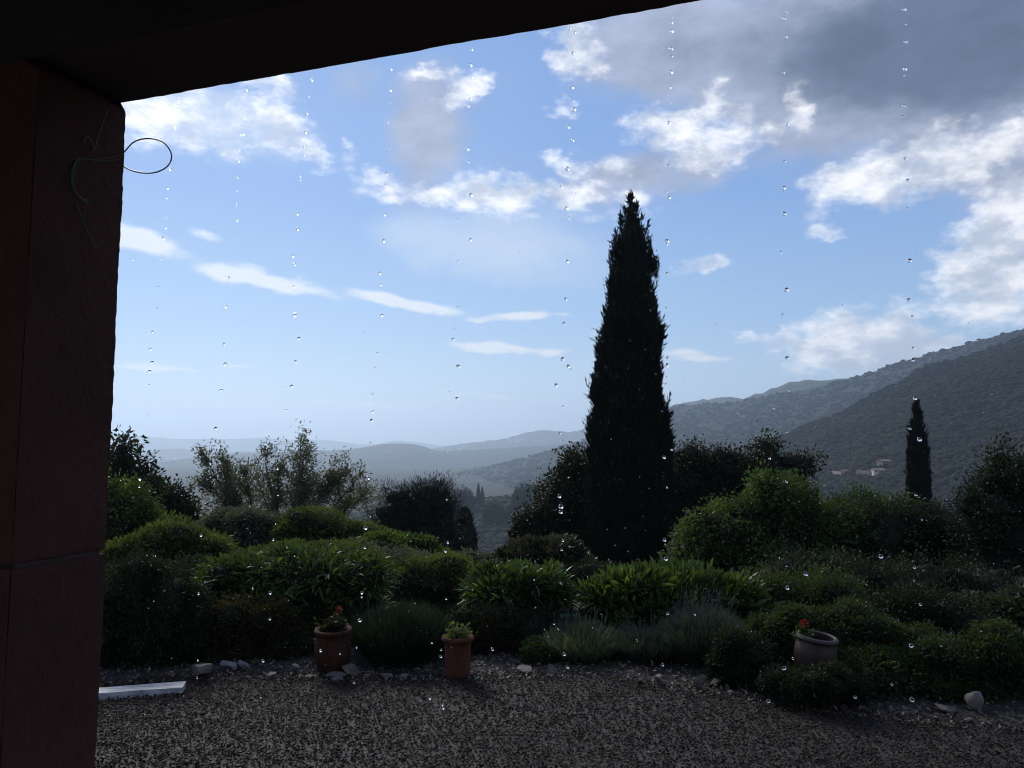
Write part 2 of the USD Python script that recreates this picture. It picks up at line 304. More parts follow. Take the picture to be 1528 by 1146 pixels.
M['rosemary'] = leaf('rosemary_leaf', (0.0296, 0.0542, 0.0376), (0.0415, 0.0710, 0.0455), .55, .25, .4, spec=.22)
M['lavender'] = leaf('lavender_leaf', (0.1145, 0.1684, 0.1145), (0.1615, 0.2154, 0.1481), .6, .3, .35)
M['lavgrey'] = leaf('grey_lavender_leaf', (0.0773, 0.1129, 0.1010), (0.1010, 0.1426, 0.1188), .6, .25, .35)
M['cover'] = leaf('ground_cover_leaf', (0.0431, 0.0768, 0.0308), (0.0768, 0.1179, 0.0370), .5, .35, .45, spec=.22)
M['brownish'] = leaf('brownish_leaf', (0.0495, 0.0514, 0.0237), (0.0842, 0.0743, 0.0258), .5, .35, .45, spec=.22)
M['photinia'] = leaf('photinia_leaf', (0.0475, 0.0628, 0.0343), (0.0808, 0.0808, 0.0427), .45, .3, .4, spec=.3)
M['forest'] = leaf('far_forest', (.018, .023, .015), (.034, .036, .020), .9, 0.05, .22, spec=.08, patch=.010)
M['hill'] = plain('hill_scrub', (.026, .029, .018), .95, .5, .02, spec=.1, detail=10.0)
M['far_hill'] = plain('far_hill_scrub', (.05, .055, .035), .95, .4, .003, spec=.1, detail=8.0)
M['meadow'] = plain('dry_meadow', (.10, .075, .05), .95, .3, .08, spec=.1)
M['house_wall'] = plain('house_render', (.22, .16, .13), .85, .15, .3)
M['pale_wall'] = plain('pale_render', (.45, .40, .35), .85, .12, .3)
M['roof_tile'] = plain('roof_tile', (.16, .09, .07), .85, .3, .8)
M['dark_pane'] = plain('dark_window', (.02, .022, .025), .15, .1, 1.0)
M['sea'] = plain('sea_water', (.02, .05, .075), .22, .1, .001)
M['water'] = usdkit.material(stage, '/World/Looks/rain_water', {'p': ('glass_bsdf', {'color': (1, 1, 1), 'roughness': 0.0, 'IOR': 1.333})}, surface='p.BSDF')

# ------------------------------------------------------------------ ground, sea, hills
SEA = -215.0
def ground_z(x, y):
    """Garden terrace, then the slope down into the valley."""
    r = np.hypot(x, y) * (np.asarray(y) > 0) + 0.0
    ahead = np.maximum(np.asarray(y, float), 0)
    z = -0.19 * np.maximum(ahead - 9.0, 0) - 0.10 * np.maximum(ahead - 28, 0)
    z = np.where(z < -40, -40 + (z + 40) * .55, z)
    z = np.where(z < -80, -80 + (z + 80) * .10, z)
    return np.maximum(z, -200.0)
az = np.radians(np.linspace(-180, 180, 241))
rr = np.concatenate([[0.0], np.geomspace(1.0, 60.0, 46), np.geomspace(66, 9000.0, 60)])
R, A = np.meshgrid(rr, az, indexing='ij')
GX, GY = R * np.sin(A), R * np.cos(A)
GZ = ground_z(GX, GY)
far = np.clip((R - 60) / 300, 0, 1)
GZ = GZ + far * 14 * (meshkit.fbm(np.stack([GX / 170, GY / 170, 0 * GX], -1), 4, 3) - .5)
GZ = np.where(R > 6500, np.minimum(GZ, -200 - (R - 6500) * .02), GZ)
gm = {'geo': ('geometry', {}), 's': ('separate_xyz', {}), 'r': ('vector_math', {'math_type': 'length'})}
ground = grid_mesh(GX, GY, GZ)
near_faces = np.linalg.norm(ground.vertices[ground.faces].mean(1)[:, :2], axis=1) < 60
def faces_of(m, k):
    m = trimesh.Trimesh(m.vertices, m.faces[k], process=False); m.remove_unreferenced_vertices(); return m
single('ground', faces_of(ground, near_faces), M['earth'], True, kind='structure')
single('valley', faces_of(ground, ~near_faces), M['hill'], True, kind='structure')
sea_r = np.array([1000, 5000, 9000, 12500.0]); R2, A2 = np.meshgrid(sea_r, np.radians(np.linspace(-80, 60, 90)), indexing='ij')
single('sea', grid_mesh(R2 * np.sin(A2), R2 * np.cos(A2), 0 * R2 + SEA), M['sea'], True, kind='structure')

def ridge(name, line, crest_r, foot_r, foot_z, look, bumps, relief, n_az=300, n_t=60, seed=0, back=.5, power=1.25, rough=0.0, far_r=None):
    """A hill whose crest runs through the given points of the view, at distances crest_r(px)."""
    xs = np.array([p[0] for p in line], float); ys = np.array([p[1] for p in line], float)
    px = np.linspace(xs[0], xs[-1], n_az)
    py = np.interp(px, xs, ys)
    k = np.ones(9) / 9
    py = np.convolve(np.pad(py, 4, mode='edge'), k, 'valid') if n_az > 60 else py
    rc = np.interp(px, *zip(*crest_r)) if np.ndim(crest_r) else np.full(n_az, float(crest_r))
    dirs = np.array([direction(a, b) for a, b in zip(px, py)])
    h = np.hypot(dirs[:, 0], dirs[:, 1])
    zc = EYE + rc * dirs[:, 2] / h
    ux, uy = dirs[:, 0] / h, dirs[:, 1] / h
    t = np.concatenate([np.linspace(0, 1, n_t), 1 + np.linspace(0, back, 12)[1:]])
    fr = np.interp(px, *zip(*foot_r)) if np.ndim(foot_r) else np.full(n_az, float(foot_r))
    T, _ = np.meshgrid(t, px, indexing='ij')
    RR = fr + (rc - fr) * T
    prof = np.where(T <= 1, np.clip(T, 0, 1) ** power, 1 - (T - 1) * 1.3)
    Z = foot_z + (zc - foot_z) * prof
    X, Y = RR * ux, RR * uy
    n = meshkit.fbm(np.stack([X / bumps, Y / bumps, 0 * X], -1), 5, seed) - .5
    mid = np.clip(T * (1 - np.clip(T, 0, 1)) * 4, 0, 1)
    Z = Z + relief * n * mid - relief * .15 * mid
    if rough:
        Z = Z + rough * (meshkit.fbm(np.stack([X / (rough * 2.5), Y / (rough * 2.5), 0 * X], -1), 3, seed + 7) - .5) * np.clip(T * 4, 0, 1)
    single(name, grid_mesh(X, Y, Z), look, True, kind='structure')
    return X, Y, Z

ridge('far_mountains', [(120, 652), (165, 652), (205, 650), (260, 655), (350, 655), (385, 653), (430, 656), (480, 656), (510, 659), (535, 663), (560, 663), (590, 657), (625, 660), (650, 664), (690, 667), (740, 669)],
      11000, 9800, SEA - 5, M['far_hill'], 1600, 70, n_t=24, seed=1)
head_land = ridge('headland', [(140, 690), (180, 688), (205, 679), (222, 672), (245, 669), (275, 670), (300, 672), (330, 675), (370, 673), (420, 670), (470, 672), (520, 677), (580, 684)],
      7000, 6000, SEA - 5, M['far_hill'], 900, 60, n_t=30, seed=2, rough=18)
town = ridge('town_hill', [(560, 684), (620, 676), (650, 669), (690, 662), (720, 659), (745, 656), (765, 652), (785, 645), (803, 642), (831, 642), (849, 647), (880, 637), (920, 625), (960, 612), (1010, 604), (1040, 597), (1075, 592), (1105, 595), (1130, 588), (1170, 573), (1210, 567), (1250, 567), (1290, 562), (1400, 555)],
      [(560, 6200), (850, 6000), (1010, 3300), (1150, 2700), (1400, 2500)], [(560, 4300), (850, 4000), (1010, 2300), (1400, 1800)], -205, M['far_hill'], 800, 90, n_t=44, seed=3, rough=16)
ridge('wooded_ridge', [(100, 704), (160, 699), (210, 694), (280, 684), (350, 677), (430, 674), (500, 672), (535, 669), (565, 663), (598, 661), (625, 664), (650, 673), (690, 672), (760, 668), (824, 664), (870, 661), (940, 660)],
      4300, 2300, -195, M['hill'], 420, 90, n_az=420, n_t=60, seed=4, rough=9)
R5 = ridge('valley_flank', [(470, 756), (552, 731), (600, 722), (640, 715), (695, 707), (744, 694), (790, 680), (840, 667), (880, 653), (930, 632), (975, 616), (1010, 605), (1090, 601), (1150, 590), (1200, 582), (1270, 565), (1330, 545), (1400, 525), (1470, 505), (1528, 491), (1600, 476), (1700, 455), (1800, 440)],
      [(470, 2500), (900, 2200), (1500, 1700), (1800, 1600)], [(470, 900), (900, 750), (1500, 500), (1800, 500)], -120, M['hill'], 260, 60, n_az=460, n_t=70, seed=5, rough=6)
R6 = ridge('near_hillside', [(860, 775), (980, 712), (1062, 686), (1108, 674), (1157, 653), (1191, 636), (1219, 622), (1261, 611), (1307, 587), (1359, 562), (1376, 548), (1464, 527), (1528, 503), (1600, 482), (1700, 452), (1800, 430)],
      [(860, 820), (1100, 960), (1528, 930), (1800, 900)], [(860, 380), (1200, 290), (1800, 240)], -70, M['hill'], 130, 26, n_az=420, n_t=90, seed=6, power=1.1, rough=3)
R7 = ridge('valley_spur', [(520, 790), (600, 765), (680, 748), (740, 744), (800, 742), (850, 738), (900, 735), (980, 740)],
      [(520, 640), (980, 580)], 300, -70, M['hill'], 60, 10, n_az=160, n_t=40, seed=8, rough=2)

# tree crowns of the woods on the hills, scattered over the slopes
def crown_blob(seed, n=2, squash=.8):
    m = trimesh.creation.icosphere(subdivisions=n)
    v = m.vertices
    v = v * (1 + 1.1 * (meshkit.fbm(v * 1.9 + seed * 9.1, 4, seed) - .5))[:, None]
    v[:, 2] *= squash
    return trimesh.Trimesh(v, m.faces, process=False)
def haze_box():
    b = trimesh.creation.box([26400, 26400, 1])
    b.vertices[:, 2] = np.where(b.vertices[:, 2] > 0, 360, SEA - 20)
    look = usdkit.material(stage, '/World/Looks/haze', {'v': ('principled_volume', {'color': (.66, .82, 1.0), 'density': 1.8e-4, 'anisotropy': .5})}, volume='v.volume')
    single('haze', b, look, kind='stuff', label='pale blue rain haze filling the valley and softening the far hills', cat='haze')
haze_box()
def scatter(name, surf, count, size, keep, seed, look, label, holes=.35, cell=50.0):
    rng = np.random.default_rng(seed)
    X, Y, Z = surf
    n, m = X.shape
    a = rng.random((count * 3, 2))
    i = np.minimum((a[:, 0] * (keep[1] - keep[0]) + keep[0]) * n, n - 2).astype(int); j = np.minimum(a[:, 1] * m, m - 2).astype(int)
    f, g = rng.random((2, count * 3, 1))
    S = np.stack([X, Y, Z], -1)
    p = (S[i, j] * (1 - f) + S[i + 1, j] * f) * (1 - g) + (S[i, j + 1] * (1 - f) + S[i + 1, j + 1] * f) * g
    p = p[meshkit.fbm(p / cell, 3, seed) > holes][:count]
    path = numbered('/World/' + name)
    inst = UsdGeom.PointInstancer.Define(stage, path)
    for k in range(5):
        usdkit.mesh(stage, f'{path}/tree_crown_{k:03d}', crown_blob(seed + k), look, True)
        inst.GetPrototypesRel().AddTarget(f'{path}/tree_crown_{k:03d}')
    s = size * (.6 + .9 * rng.random(len(p)) ** 1.5)
    inst.CreatePositionsAttr(Vt.Vec3fArray.FromNumpy((p + np.stack([0 * s, 0 * s, s * .35], -1)).astype(np.float32)))
    inst.CreateScalesAttr(Vt.Vec3fArray.FromNumpy(np.stack([s, s, s * (.5 + .45 * rng.random(len(p)))], -1).astype(np.float32)))
    th = rng.random(len(p)) * np.pi
    inst.CreateOrientationsAttr(Vt.QuathArray([Gf.Quath(float(np.cos(x)), 0, 0, float(np.sin(x))) for x in th]))
    inst.CreateProtoIndicesAttr(Vt.IntArray.FromNumpy(rng.integers(0, 5, len(p)).astype(np.int32)))
    data(inst.GetPrim(), label=label, kind='stuff', cat='forest')
scatter('hillside_forest', R6, 42000, 2.1, (.0, .92), 11, M['forest'], 'dark evergreen forest covering the near hillside on the right', .34, 90)
scatter('valley_forest', R5, 22000, 3.6, (.05, .9), 12, M['forest'], 'hazy forest on the long slope across the middle of the valley', .3, 90)
scatter('spur_forest', R7, 6000, 2.2, (.0, .9), 13, M['forest'], 'grey green scrub and trees on the spur below the garden', .38, 25)

# ------------------------------------------------------------------ porch: pillar, beam, roof
EDGE_Z = 2.5
def at_height(px, py, z):
    v = direction(px, py)
    return np.array([0, 0, EYE]) + v * ((z - EYE) / v[2])
e1, e2 = at_height(165, 157, EDGE_Z), at_height(1055, 0.5, EDGE_Z)
bx = (e2 - e1); bx[2] = 0; bx /= np.linalg.norm(bx)
by = np.array([-bx[1], bx[0], 0])
FRAME, ORG = np.array([bx, by, [0, 0, 1.0]]), np.array([e1[0], e1[1], 0.0])
local = lambda p: (np.asarray(p) - ORG) @ FRAME.T
world = lambda p: np.asarray(p) @ FRAME + ORG
def on_plane(px, py, axis, value):
    """Where the view ray meets the porch plane local[axis] == value (world point)."""
    o, d = local([0, 0, EYE]), FRAME @ direction(px, py)
    return world(o + d * ((value - o[axis]) / d[axis]))
PX = local(on_plane(169, 600, 1, -.015))[0]                # the pillar's right face
PY = local(on_plane(31, 600, 0, PX))[1]                    # its inner corner
JOINT = on_plane(90, 835, 0, PX)[2]
def rough_block(x0, x1, y0, y1, z0, z1, step, amp, seed, chip=None, lean=0.0):
    m = box_between(x0, x1, y0, y1, z0, z1)
    while m.edges_unique_length.max() > step:
        m = m.subdivide_to_size(step, max_iter=14)
    m.merge_vertices()
    v = m.vertices.copy()
    c = np.array([(x0 + x1) / 2, (y0 + y1) / 2, (z0 + z1) / 2]); h = np.array([x1 - x0, y1 - y0, z1 - z0]) / 2
    q = (v - c) / h
    # edges worn round
    n = np.sign(q) * (np.abs(q) > .999)
    k = np.abs(n).sum(1)
    n = n / np.maximum(np.linalg.norm(n, axis=1, keepdims=True), 1e-9)
    d = amp * 1.7 * (meshkit.fbm(v * 55, 3, seed) - .62) + amp * 1.6 * (meshkit.fbm(v * 5, 3, seed + 3) - .5)
    d = d - np.where(k > 1, amp * .9, 0)
    if chip is not None:
        d = d + chip(v)
    v = v + n * d[:, None]
    v[:, 0] += lean * (v[:, 2] - 1.7)
    return trimesh.Trimesh(world(v), m.faces, process=False)
porch = thing('porch', 'dark shaded porch with red plastered pillar and beam framing the view', 'porch')
def corner_chip(v):
    return -.035 * np.clip(1 - np.hypot((v[:, 0] - PX) / .05, (v[:, 2] - 2.5) / .035), 0, 1)
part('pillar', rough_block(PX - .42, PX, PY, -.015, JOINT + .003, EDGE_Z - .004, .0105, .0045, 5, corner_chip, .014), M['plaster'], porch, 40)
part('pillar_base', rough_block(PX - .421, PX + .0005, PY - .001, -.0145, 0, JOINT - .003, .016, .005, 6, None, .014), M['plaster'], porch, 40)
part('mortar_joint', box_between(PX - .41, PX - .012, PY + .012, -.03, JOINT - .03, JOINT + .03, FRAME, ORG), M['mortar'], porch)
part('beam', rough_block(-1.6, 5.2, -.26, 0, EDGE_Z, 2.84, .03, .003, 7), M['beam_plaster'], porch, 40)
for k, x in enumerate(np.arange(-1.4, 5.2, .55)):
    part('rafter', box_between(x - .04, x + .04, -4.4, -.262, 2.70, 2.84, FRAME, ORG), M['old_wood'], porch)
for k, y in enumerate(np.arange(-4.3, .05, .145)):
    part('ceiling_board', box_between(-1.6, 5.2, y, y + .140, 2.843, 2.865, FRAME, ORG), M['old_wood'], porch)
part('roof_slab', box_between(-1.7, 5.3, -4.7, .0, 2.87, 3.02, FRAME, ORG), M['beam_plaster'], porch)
part('rear_wall', box_between(-1.7, 5.3, -4.7, -4.4, 0, 2.84, FRAME, ORG), M['white_wall'], porch)
single('porch_floor', box_between(-1.6, 5.2, -4.4, .02, -.10, .02, FRAME, ORG), M['tile_floor'], kind='structure')

def on_face(pts):
    return np.array([on_plane(a, b, 0, PX + .012) for a, b in pts])
def smooth_path(p, n=6):
    p = np.asarray(p, float); t = np.arange(len(p)); from scipy.interpolate import CubicSpline
    return CubicSpline(t, p)(np.linspace(0, len(p) - 1, (len(p) - 1) * n + 1))
dl = on_plane(187, 235, 0, PX)[1]
loop_px = [(176, 232), (188, 224), (197, 214), (210, 208), (226, 207), (241, 211), (251, 220), (256, 232), (253, 244), (243, 253), (228, 258), (212, 258), (198, 255), (187, 250), (178, 243)]
loop = [P(a, b, dl + .03 * math.sin(i * .5)) for i, (a, b) in enumerate(loop_px)]
single('wire_loop', tube(smooth_path(loop), .0019, 8), M['wire'], True, label='thin dark wire loop sticking out of the pillar against the sky', cat='wire')
tw = thing('green_twine', 'frayed green twine knotted round the top of the pillar', 'twine')
rng = np.random.default_rng(5)
strands = [[(187, 224), (178, 232), (160, 236), (140, 238), (122, 236), (104, 240)], [(186, 232), (165, 240), (140, 239), (118, 237)]]
for k in range(9):
    a, b = rng.normal(0, 2.5), rng.normal(0, 3)
    strands.append([(118 + a, 236), (110 + a, 255 + b), (108 + a * .6, 274 + b), (116 + a * .4, 290), (131 + a * .8, 303 + b)])
for k in range(3):
    strands.append([(112 + k, 300), (122 + k * .7, 325), (133 + k, 350), (145 + k * 1.3, 375 - 3 * k)])
for s in strands:
    part('strand', tube(smooth_path(on_face(s), 4), .0005, 5), M['twine'], tw, True)
single('pale_cord', tube(smooth_path(on_face([(161, 164), (154, 182), (146, 205), (141, 224), (138, 214), (131, 204), (126, 216)]), 5), .0011, 5), M['cord'], True,
       label='thin pale cord hanging from the beam down the pillar', cat='cord')

# ------------------------------------------------------------------ gravel court, plank, stones
edge_px = [(20, 1040), (145, 1021), (300, 1012), (420, 1010), (560, 1016), (700, 1012), (830, 1006), (950, 1020), (1080, 1038), (1200, 1058), (1330, 1072), (1460, 1082), (1600, 1100)]
edge = np.array([on_ground(a, b)[:2] for a, b in edge_px])
edge = np.vstack([[-5.5, edge[0, 1] + .15], edge, [6.5, edge[-1, 1] - .5]])
xs = np.linspace(-5.5, 6.5, 160); ye = np.interp(xs, edge[:, 0], edge[:, 1])
lo = world([0, .02, 0])[1]
Tg, Xg = np.meshgrid(np.linspace(0, 1, 90), xs, indexing='ij')
base_y = (ORG + by * .02)[1] + (Xg - (ORG + by * .02)[0]) * bx[1] / bx[0]
base_y = np.minimum(base_y, ye[None] - .3)
Yg = base_y + (ye[None] - base_y) * Tg
Zg = .004 + .010 * (meshkit.fbm(np.stack([Xg * 2, Yg * 2, 0 * Xg], -1), 3, 4)) * np.clip((1 - Tg) * 8, 0, 1)
single('gravel_court', grid_mesh(Xg, Yg, Zg), M['gravel_bed'], True, kind='structure')
rng = np.random.default_rng(21)
NP = 190000
px_ = rng.uniform(-4.6, 5.0, NP); yb = np.interp(px_, xs, base_y[0]); yt = np.interp(px_, xs, ye)
py_ = yb + (yt + .10 * rng.random(NP) - yb) * rng.random(NP)
sz = (.0030 + .0046 * rng.random(NP) ** 1.6) + .003 * (rng.random(NP) < .05)
path = '/World/gravel'
inst = UsdGeom.PointInstancer.Define(stage, path)
for k in range(6):
    m = trimesh.creation.icosphere(subdivisions=0); r2 = np.random.default_rng(40 + k)
    m.vertices = m.vertices * (.7 + .6 * r2.random((len(m.vertices), 1))) * np.array([1.25, .9, .55])
    usdkit.mesh(stage, f'{path}/pebble_{k:03d}', m, M['pebble']); inst.GetPrototypesRel().AddTarget(f'{path}/pebble_{k:03d}')
inst.CreatePositionsAttr(Vt.Vec3fArray.FromNumpy(np.stack([px_, py_, .010 + .5 * sz + .012 * rng.random(NP)], -1).astype(np.float32)))
inst.CreateScalesAttr(Vt.Vec3fArray.FromNumpy(np.repeat(sz[:, None], 3, 1).astype(np.float32)))
q = rng.normal(size=(NP, 4)) * np.array([1, .35, .35, 1]); q /= np.linalg.norm(q, axis=1, keepdims=True)
inst.CreateOrientationsAttr(Vt.QuathArray([Gf.Quath(float(a), float(b), float(c), float(d)) for a, b, c, d in q]))
inst.CreateProtoIndicesAttr(Vt.IntArray.FromNumpy(rng.integers(0, 6, NP).astype(np.int32)))
data(inst.GetPrim(), label='wet brown and grey gravel chips covering the court', kind='stuff', cat='gravel')

NL = 9000
lx = rng.uniform(-4.6, 5.2, NL); ly = np.interp(lx, xs, ye) + .9 * rng.random(NL) ** 1.5 - .10
lit = UsdGeom.PointInstancer.Define(stage, '/World/leaf_litter')
for k in range(4):
    r2 = np.random.default_rng(60 + k); L_ = .02 + .02 * r2.random(); W_ = L_ * (.25 + .3 * r2.random())
    v = np.array([[0, 0, 0], [L_ * .45, W_ / 2, .004], [L_, 0, .003], [L_ * .45, -W_ / 2, .004]]); usdkit.mesh(stage, f'/World/leaf_litter/dead_leaf_{k:03d}', (v, [[0, 1, 2], [0, 2, 3]]), M['litter']); lit.GetPrototypesRel().AddTarget(f'/World/leaf_litter/dead_leaf_{k:03d}')
lit.CreatePositionsAttr(Vt.Vec3fArray.FromNumpy(np.stack([lx, ly, .006 + .02 * rng.random(NL)], -1).astype(np.float32)))
th = rng.random(NL) * np.pi; tl = rng.normal(size=(NL, 2)) * .2
lit.CreateOrientationsAttr(Vt.QuathArray([Gf.Quath(float(math.cos(a)), float(x), float(y), float(math.sin(a))) for a, (x, y) in zip(th, tl)]))
lit.CreateProtoIndicesAttr(Vt.IntArray.FromNumpy(rng.integers(0, 4, NL).astype(np.int32)))
data(lit.GetPrim(), label='dead leaves and bark litter strewn under the front row of shrubs', kind='stuff', cat='litter')
a, b = on_ground(118, 1037, .05), on_ground(270, 1026, .05)
ax = b - a; ln = np.linalg.norm(ax); ax /= ln; sd = np.array([-ax[1], ax[0], 0])
pl = trimesh.creation.box([ln, .12, .045]).subdivide_to_size(.03)
pl.merge_vertices(); v = pl.vertices
v = v + .004 * (meshkit.fbm(v * np.array([6, 60, 40]), 3, 3)[:, None] - .5) * np.sign(v) * np.array([0, 1, 1])
pl.vertices = v @ np.array([ax, sd, [0, 0, 1]]) + (a + b) / 2 + np.array([0, .05, -.018])
single('wooden_plank', pl, M['plank'], 30, label='weathered whitish wooden plank lying on the gravel beside the pillar', cat='plank')

def rock(px, py, w, h, seed, z=0.0, tilt=0.0, flat=1.0, look='stone', depth=None):
    """A stone whose foot shows at (px, py), w by h view pixels."""
    p = on_ground(px, py, z); s = SIZE(p[1])
    m = trimesh.creation.icosphere(subdivisions=3); v = m.vertices
    rr2 = np.random.default_rng(seed)
    for _ in range(9):                                        # knocked-off facets
        n = rr2.normal(size=3); n /= np.linalg.norm(n); d = rr2.uniform(.28, .66)
        k = v @ n - d
        v = v - np.maximum(k, 0)[:, None] * n
    v = v * (1 + .22 * (meshkit.fbm(v * 2.3 + seed, 3, seed) - .5))[:, None]
    v = v * np.array([w / 2, (depth or w * .8) / 2, h * .62]) * s
    c, s2 = math.cos(tilt), math.sin(tilt)
    v = v @ np.array([[c, 0, s2], [0, 1, 0], [-s2, 0, c]])
    return trimesh.Trimesh(v + p + np.array([0, 0, h * s * .42]), m.faces, process=False)
STONES = [(300, 1014, 46, 30, 1, 'large grey boulder at the left end of the stone edging'), (345, 1002, 34, 18, 2, 'flat slate slab leaning behind the large left boulder'), (366, 1000, 26, 14, 3, 'second tilted slate slab right of the large left boulder'),
          (403, 1014, 20, 13, 4, 'small grey stone left of the urn shaped pot'), (440, 1006, 20, 14, 5, 'pale upright stone tucked against the left of the urn'), (462, 1013, 24, 9, 6, 'low flat stone just in front of the urn, left side'),
          (500, 1014, 36, 12, 8, 'broad low brown stone at the foot of the urn'), (521, 1012, 26, 22, 9, 'tall pale stone at the right foot of the urn'), (501, 1020, 22, 10, 7, 'small round stone foremost in front of the urn'),
          (577, 1016, 24, 12, 10, 'grey stone below the dark rosemary, left one of two'), (602, 1014, 26, 13, 11, 'pale grey stone below the dark rosemary, right one of two'), (549, 1014, 14, 8, 12, 'tiny stone between the urn and the rosemary'),
          (735, 1018, 12, 6, 13, 'small chip of stone right of the tall clay pot'), (786, 1006, 30, 16, 14, 'brown angular stone below the dark twiggy shrub'), (822, 1007, 26, 18, 15, 'pale rounded stone left of the green lavender'),
          (878, 1010, 16, 9, 16, 'small dark stone below the green lavender'), (985, 1024, 24, 17, 17, 'pale tan stone below the grey lavender'), (995, 1014, 9, 7, 18, 'pebble sized stone behind the pale tan stone'), (1008, 1014, 12, 8, 19, 'small stone right of the pale tan stone'),
          (1045, 1031, 26, 24, 20, 'upright cream stone below the tall grey lavender'), (1066, 1024, 26, 12, 21, 'reddish flat stone right of the upright cream stone'), (1092, 1038, 16, 8, 22, 'small flat stone lying forward on the gravel edge'),
          (1110, 1026, 16, 9, 27, 'dim grey stone in the shade left of the dark jar'), (1385, 1062, 10, 8, 23, 'small stone left of the flat slab on the right'), (1412, 1063, 40, 15, 24, 'long flat stone slab on the right of the court'), (1458, 1060, 34, 28, 25, 'large grey brown boulder at the right end of the edging'),
          (1292, 1061, 12, 8, 26, 'small stone under the right ground cover')]
for px, py, w, h, sd_, lab in STONES:
    slab = 'slate slab' in lab
    m = rock(px, py, w, h, sd_, tilt=-.45 if slab else 0.2 * math.sin(sd_), depth=w * (.5 if slab else .8))
    single('stone', m, M['slate'] if slab else M['stone'], 18, label=lab, cat='stone', group='stones edging the planting bed')

# ------------------------------------------------------------------ pots
def pot(label, px, py, profile, look, tilt=(0, 0)):
    c = on_ground(px, py)
    t = thing('clay_pot', label, 'pot', 'clay pots along the bed', c)
    prof = np.array(profile); wall = .014
    def put(m):
        v = m.vertices
        c1, s1 = math.cos(tilt[0]), math.sin(tilt[0]); c2, s2 = math.cos(tilt[1]), math.sin(tilt[1])
        m.vertices = v @ np.array([[c1, 0, -s1], [0, 1, 0], [s1, 0, c1]]) @ np.array([[1, 0, 0], [0, c2, s2], [0, -s2, c2]])
        return m
    inner = [(max(r - wall, .01), z) for r, z in prof[::-1] if z > .06]
    part('body', put(lathe([(0.001, 0)] + list(prof) + inner + [(.001, .06)], 40)), look, t, 40)
    r, z = prof[-1]
    rim = lathe([(r - wall * .9, z - .018), (r + .012, z - .020), (r + .018, z - .008), (r + .014, z + .006), (r, z + .011), (r - wall, z + .004), (r - wall * .9, z - .018)], 40)
    part('rim', put(rim), look, t, 40)
    so = lathe([(r - wall * 1.2, z - .05), (r * .5, z - .035), (.001, z - .03)], 24)
    part('soil', put(so), M['soil'], t, True)
    return c
s1 = SIZE(on_ground(497, 1010)[1])
c1 = pot('wide reddish brown urn with a broad rim and orange flower', 497, 1003, [(18 * s1, 0), (22 * s1, .02), (26 * s1, .10), (27 * s1, .16), (26 * s1, .22), (23.5 * s1, .27), (24 * s1, .29)], M['dark_clay'], (0, .05))
s2_ = SIZE(on_ground(683, 1018)[1])
c2 = pot('straight sided terracotta pot beside the dark rosemary', 683, 1011, [(17 * s2_, 0), (18 * s2_, .02), (19.5 * s2_, .21), (20 * s2_, .245), (20.5 * s2_, .265)], M['terracotta'], (0, .0))
s3 = .93 * SIZE(on_ground(1212, 1030)[1])
c3 = pot('dark glazed jar leaning to the right with a red flower in it', 1211, 1030, [(19 * s3, 0), (23 * s3, .03), (31 * s3, .16), (32 * s3, .23), (31 * s3, .28), (27.5 * s3, .315), (28 * s3, .34)], M['glazed'], (.11, .05))

# ------------------------------------------------------------------ foliage
UP = np.array([0, 0, 1.0])
def unit(v):
    return v / np.maximum(np.linalg.norm(v, axis=-1, keepdims=True), 1e-9)
def blades(pos, axis, length, width, rng, droop=0.0, lance=False):
    """One small blade per point: a folded diamond (2 triangles), or a long bent one (4)."""
    n = len(pos); axis = unit(axis)
    side = unit(np.cross(axis, unit(rng.normal(size=(n, 3)) + .6 * UP)))
    nor = np.cross(side, axis)
    L_ = np.broadcast_to(length, n)[:, None]; W = np.broadcast_to(width, n)[:, None] / 2
    if not lance:
        mid = pos + axis * L_ * .45 - UP * droop * L_ * .2
        V = np.stack([pos, mid + side * W + nor * W * .35, pos + axis * L_ - UP * droop * L_, mid - side * W + nor * W * .35], 1)
        f = np.array([[0, 1, 2], [0, 2, 3]])
    else:
        at = lambda t: pos + axis * L_ * t - UP * droop * L_ * t * t
        a, b = at(.33), at(.68)
        V = np.stack([pos, a + side * W, a - side * W, b + side * W * .85, b - side * W * .85, at(1.0)], 1)
        f = np.array([[0, 2, 1], [1, 2, 4], [1, 4, 3], [3, 4, 5]])
    k = V.shape[1]
    return V.reshape(-1, 3), (f[None] + (np.arange(n) * k)[:, None, None]).reshape(-1, 3), k
def ellipsoids(lobes, D):
    out = []
    for l in lobes:
        px, py, rx, ry = l[:4]; d = D + (l[4] if len(l) > 4 else 0); s = SIZE(d)
        c, r = P(px, py, d), np.array([rx, (rx * .6 + ry * .4) * .9, ry]) * s
        out.append((c, r * .90))
        rg = np.random.default_rng(int(px * 7 + py * 13))
        for k in range(4):                                       # smaller heads standing out of the main one
            v = unit(rg.normal(size=3) * [1, .8, .6] + [0, -.25, .45]); f = rg.uniform(.34, .56)
            out.append((c + v * r * rg.uniform(.62, .80), r * f * [1, 1, rg.uniform(.8, 1.25)]))
    return out
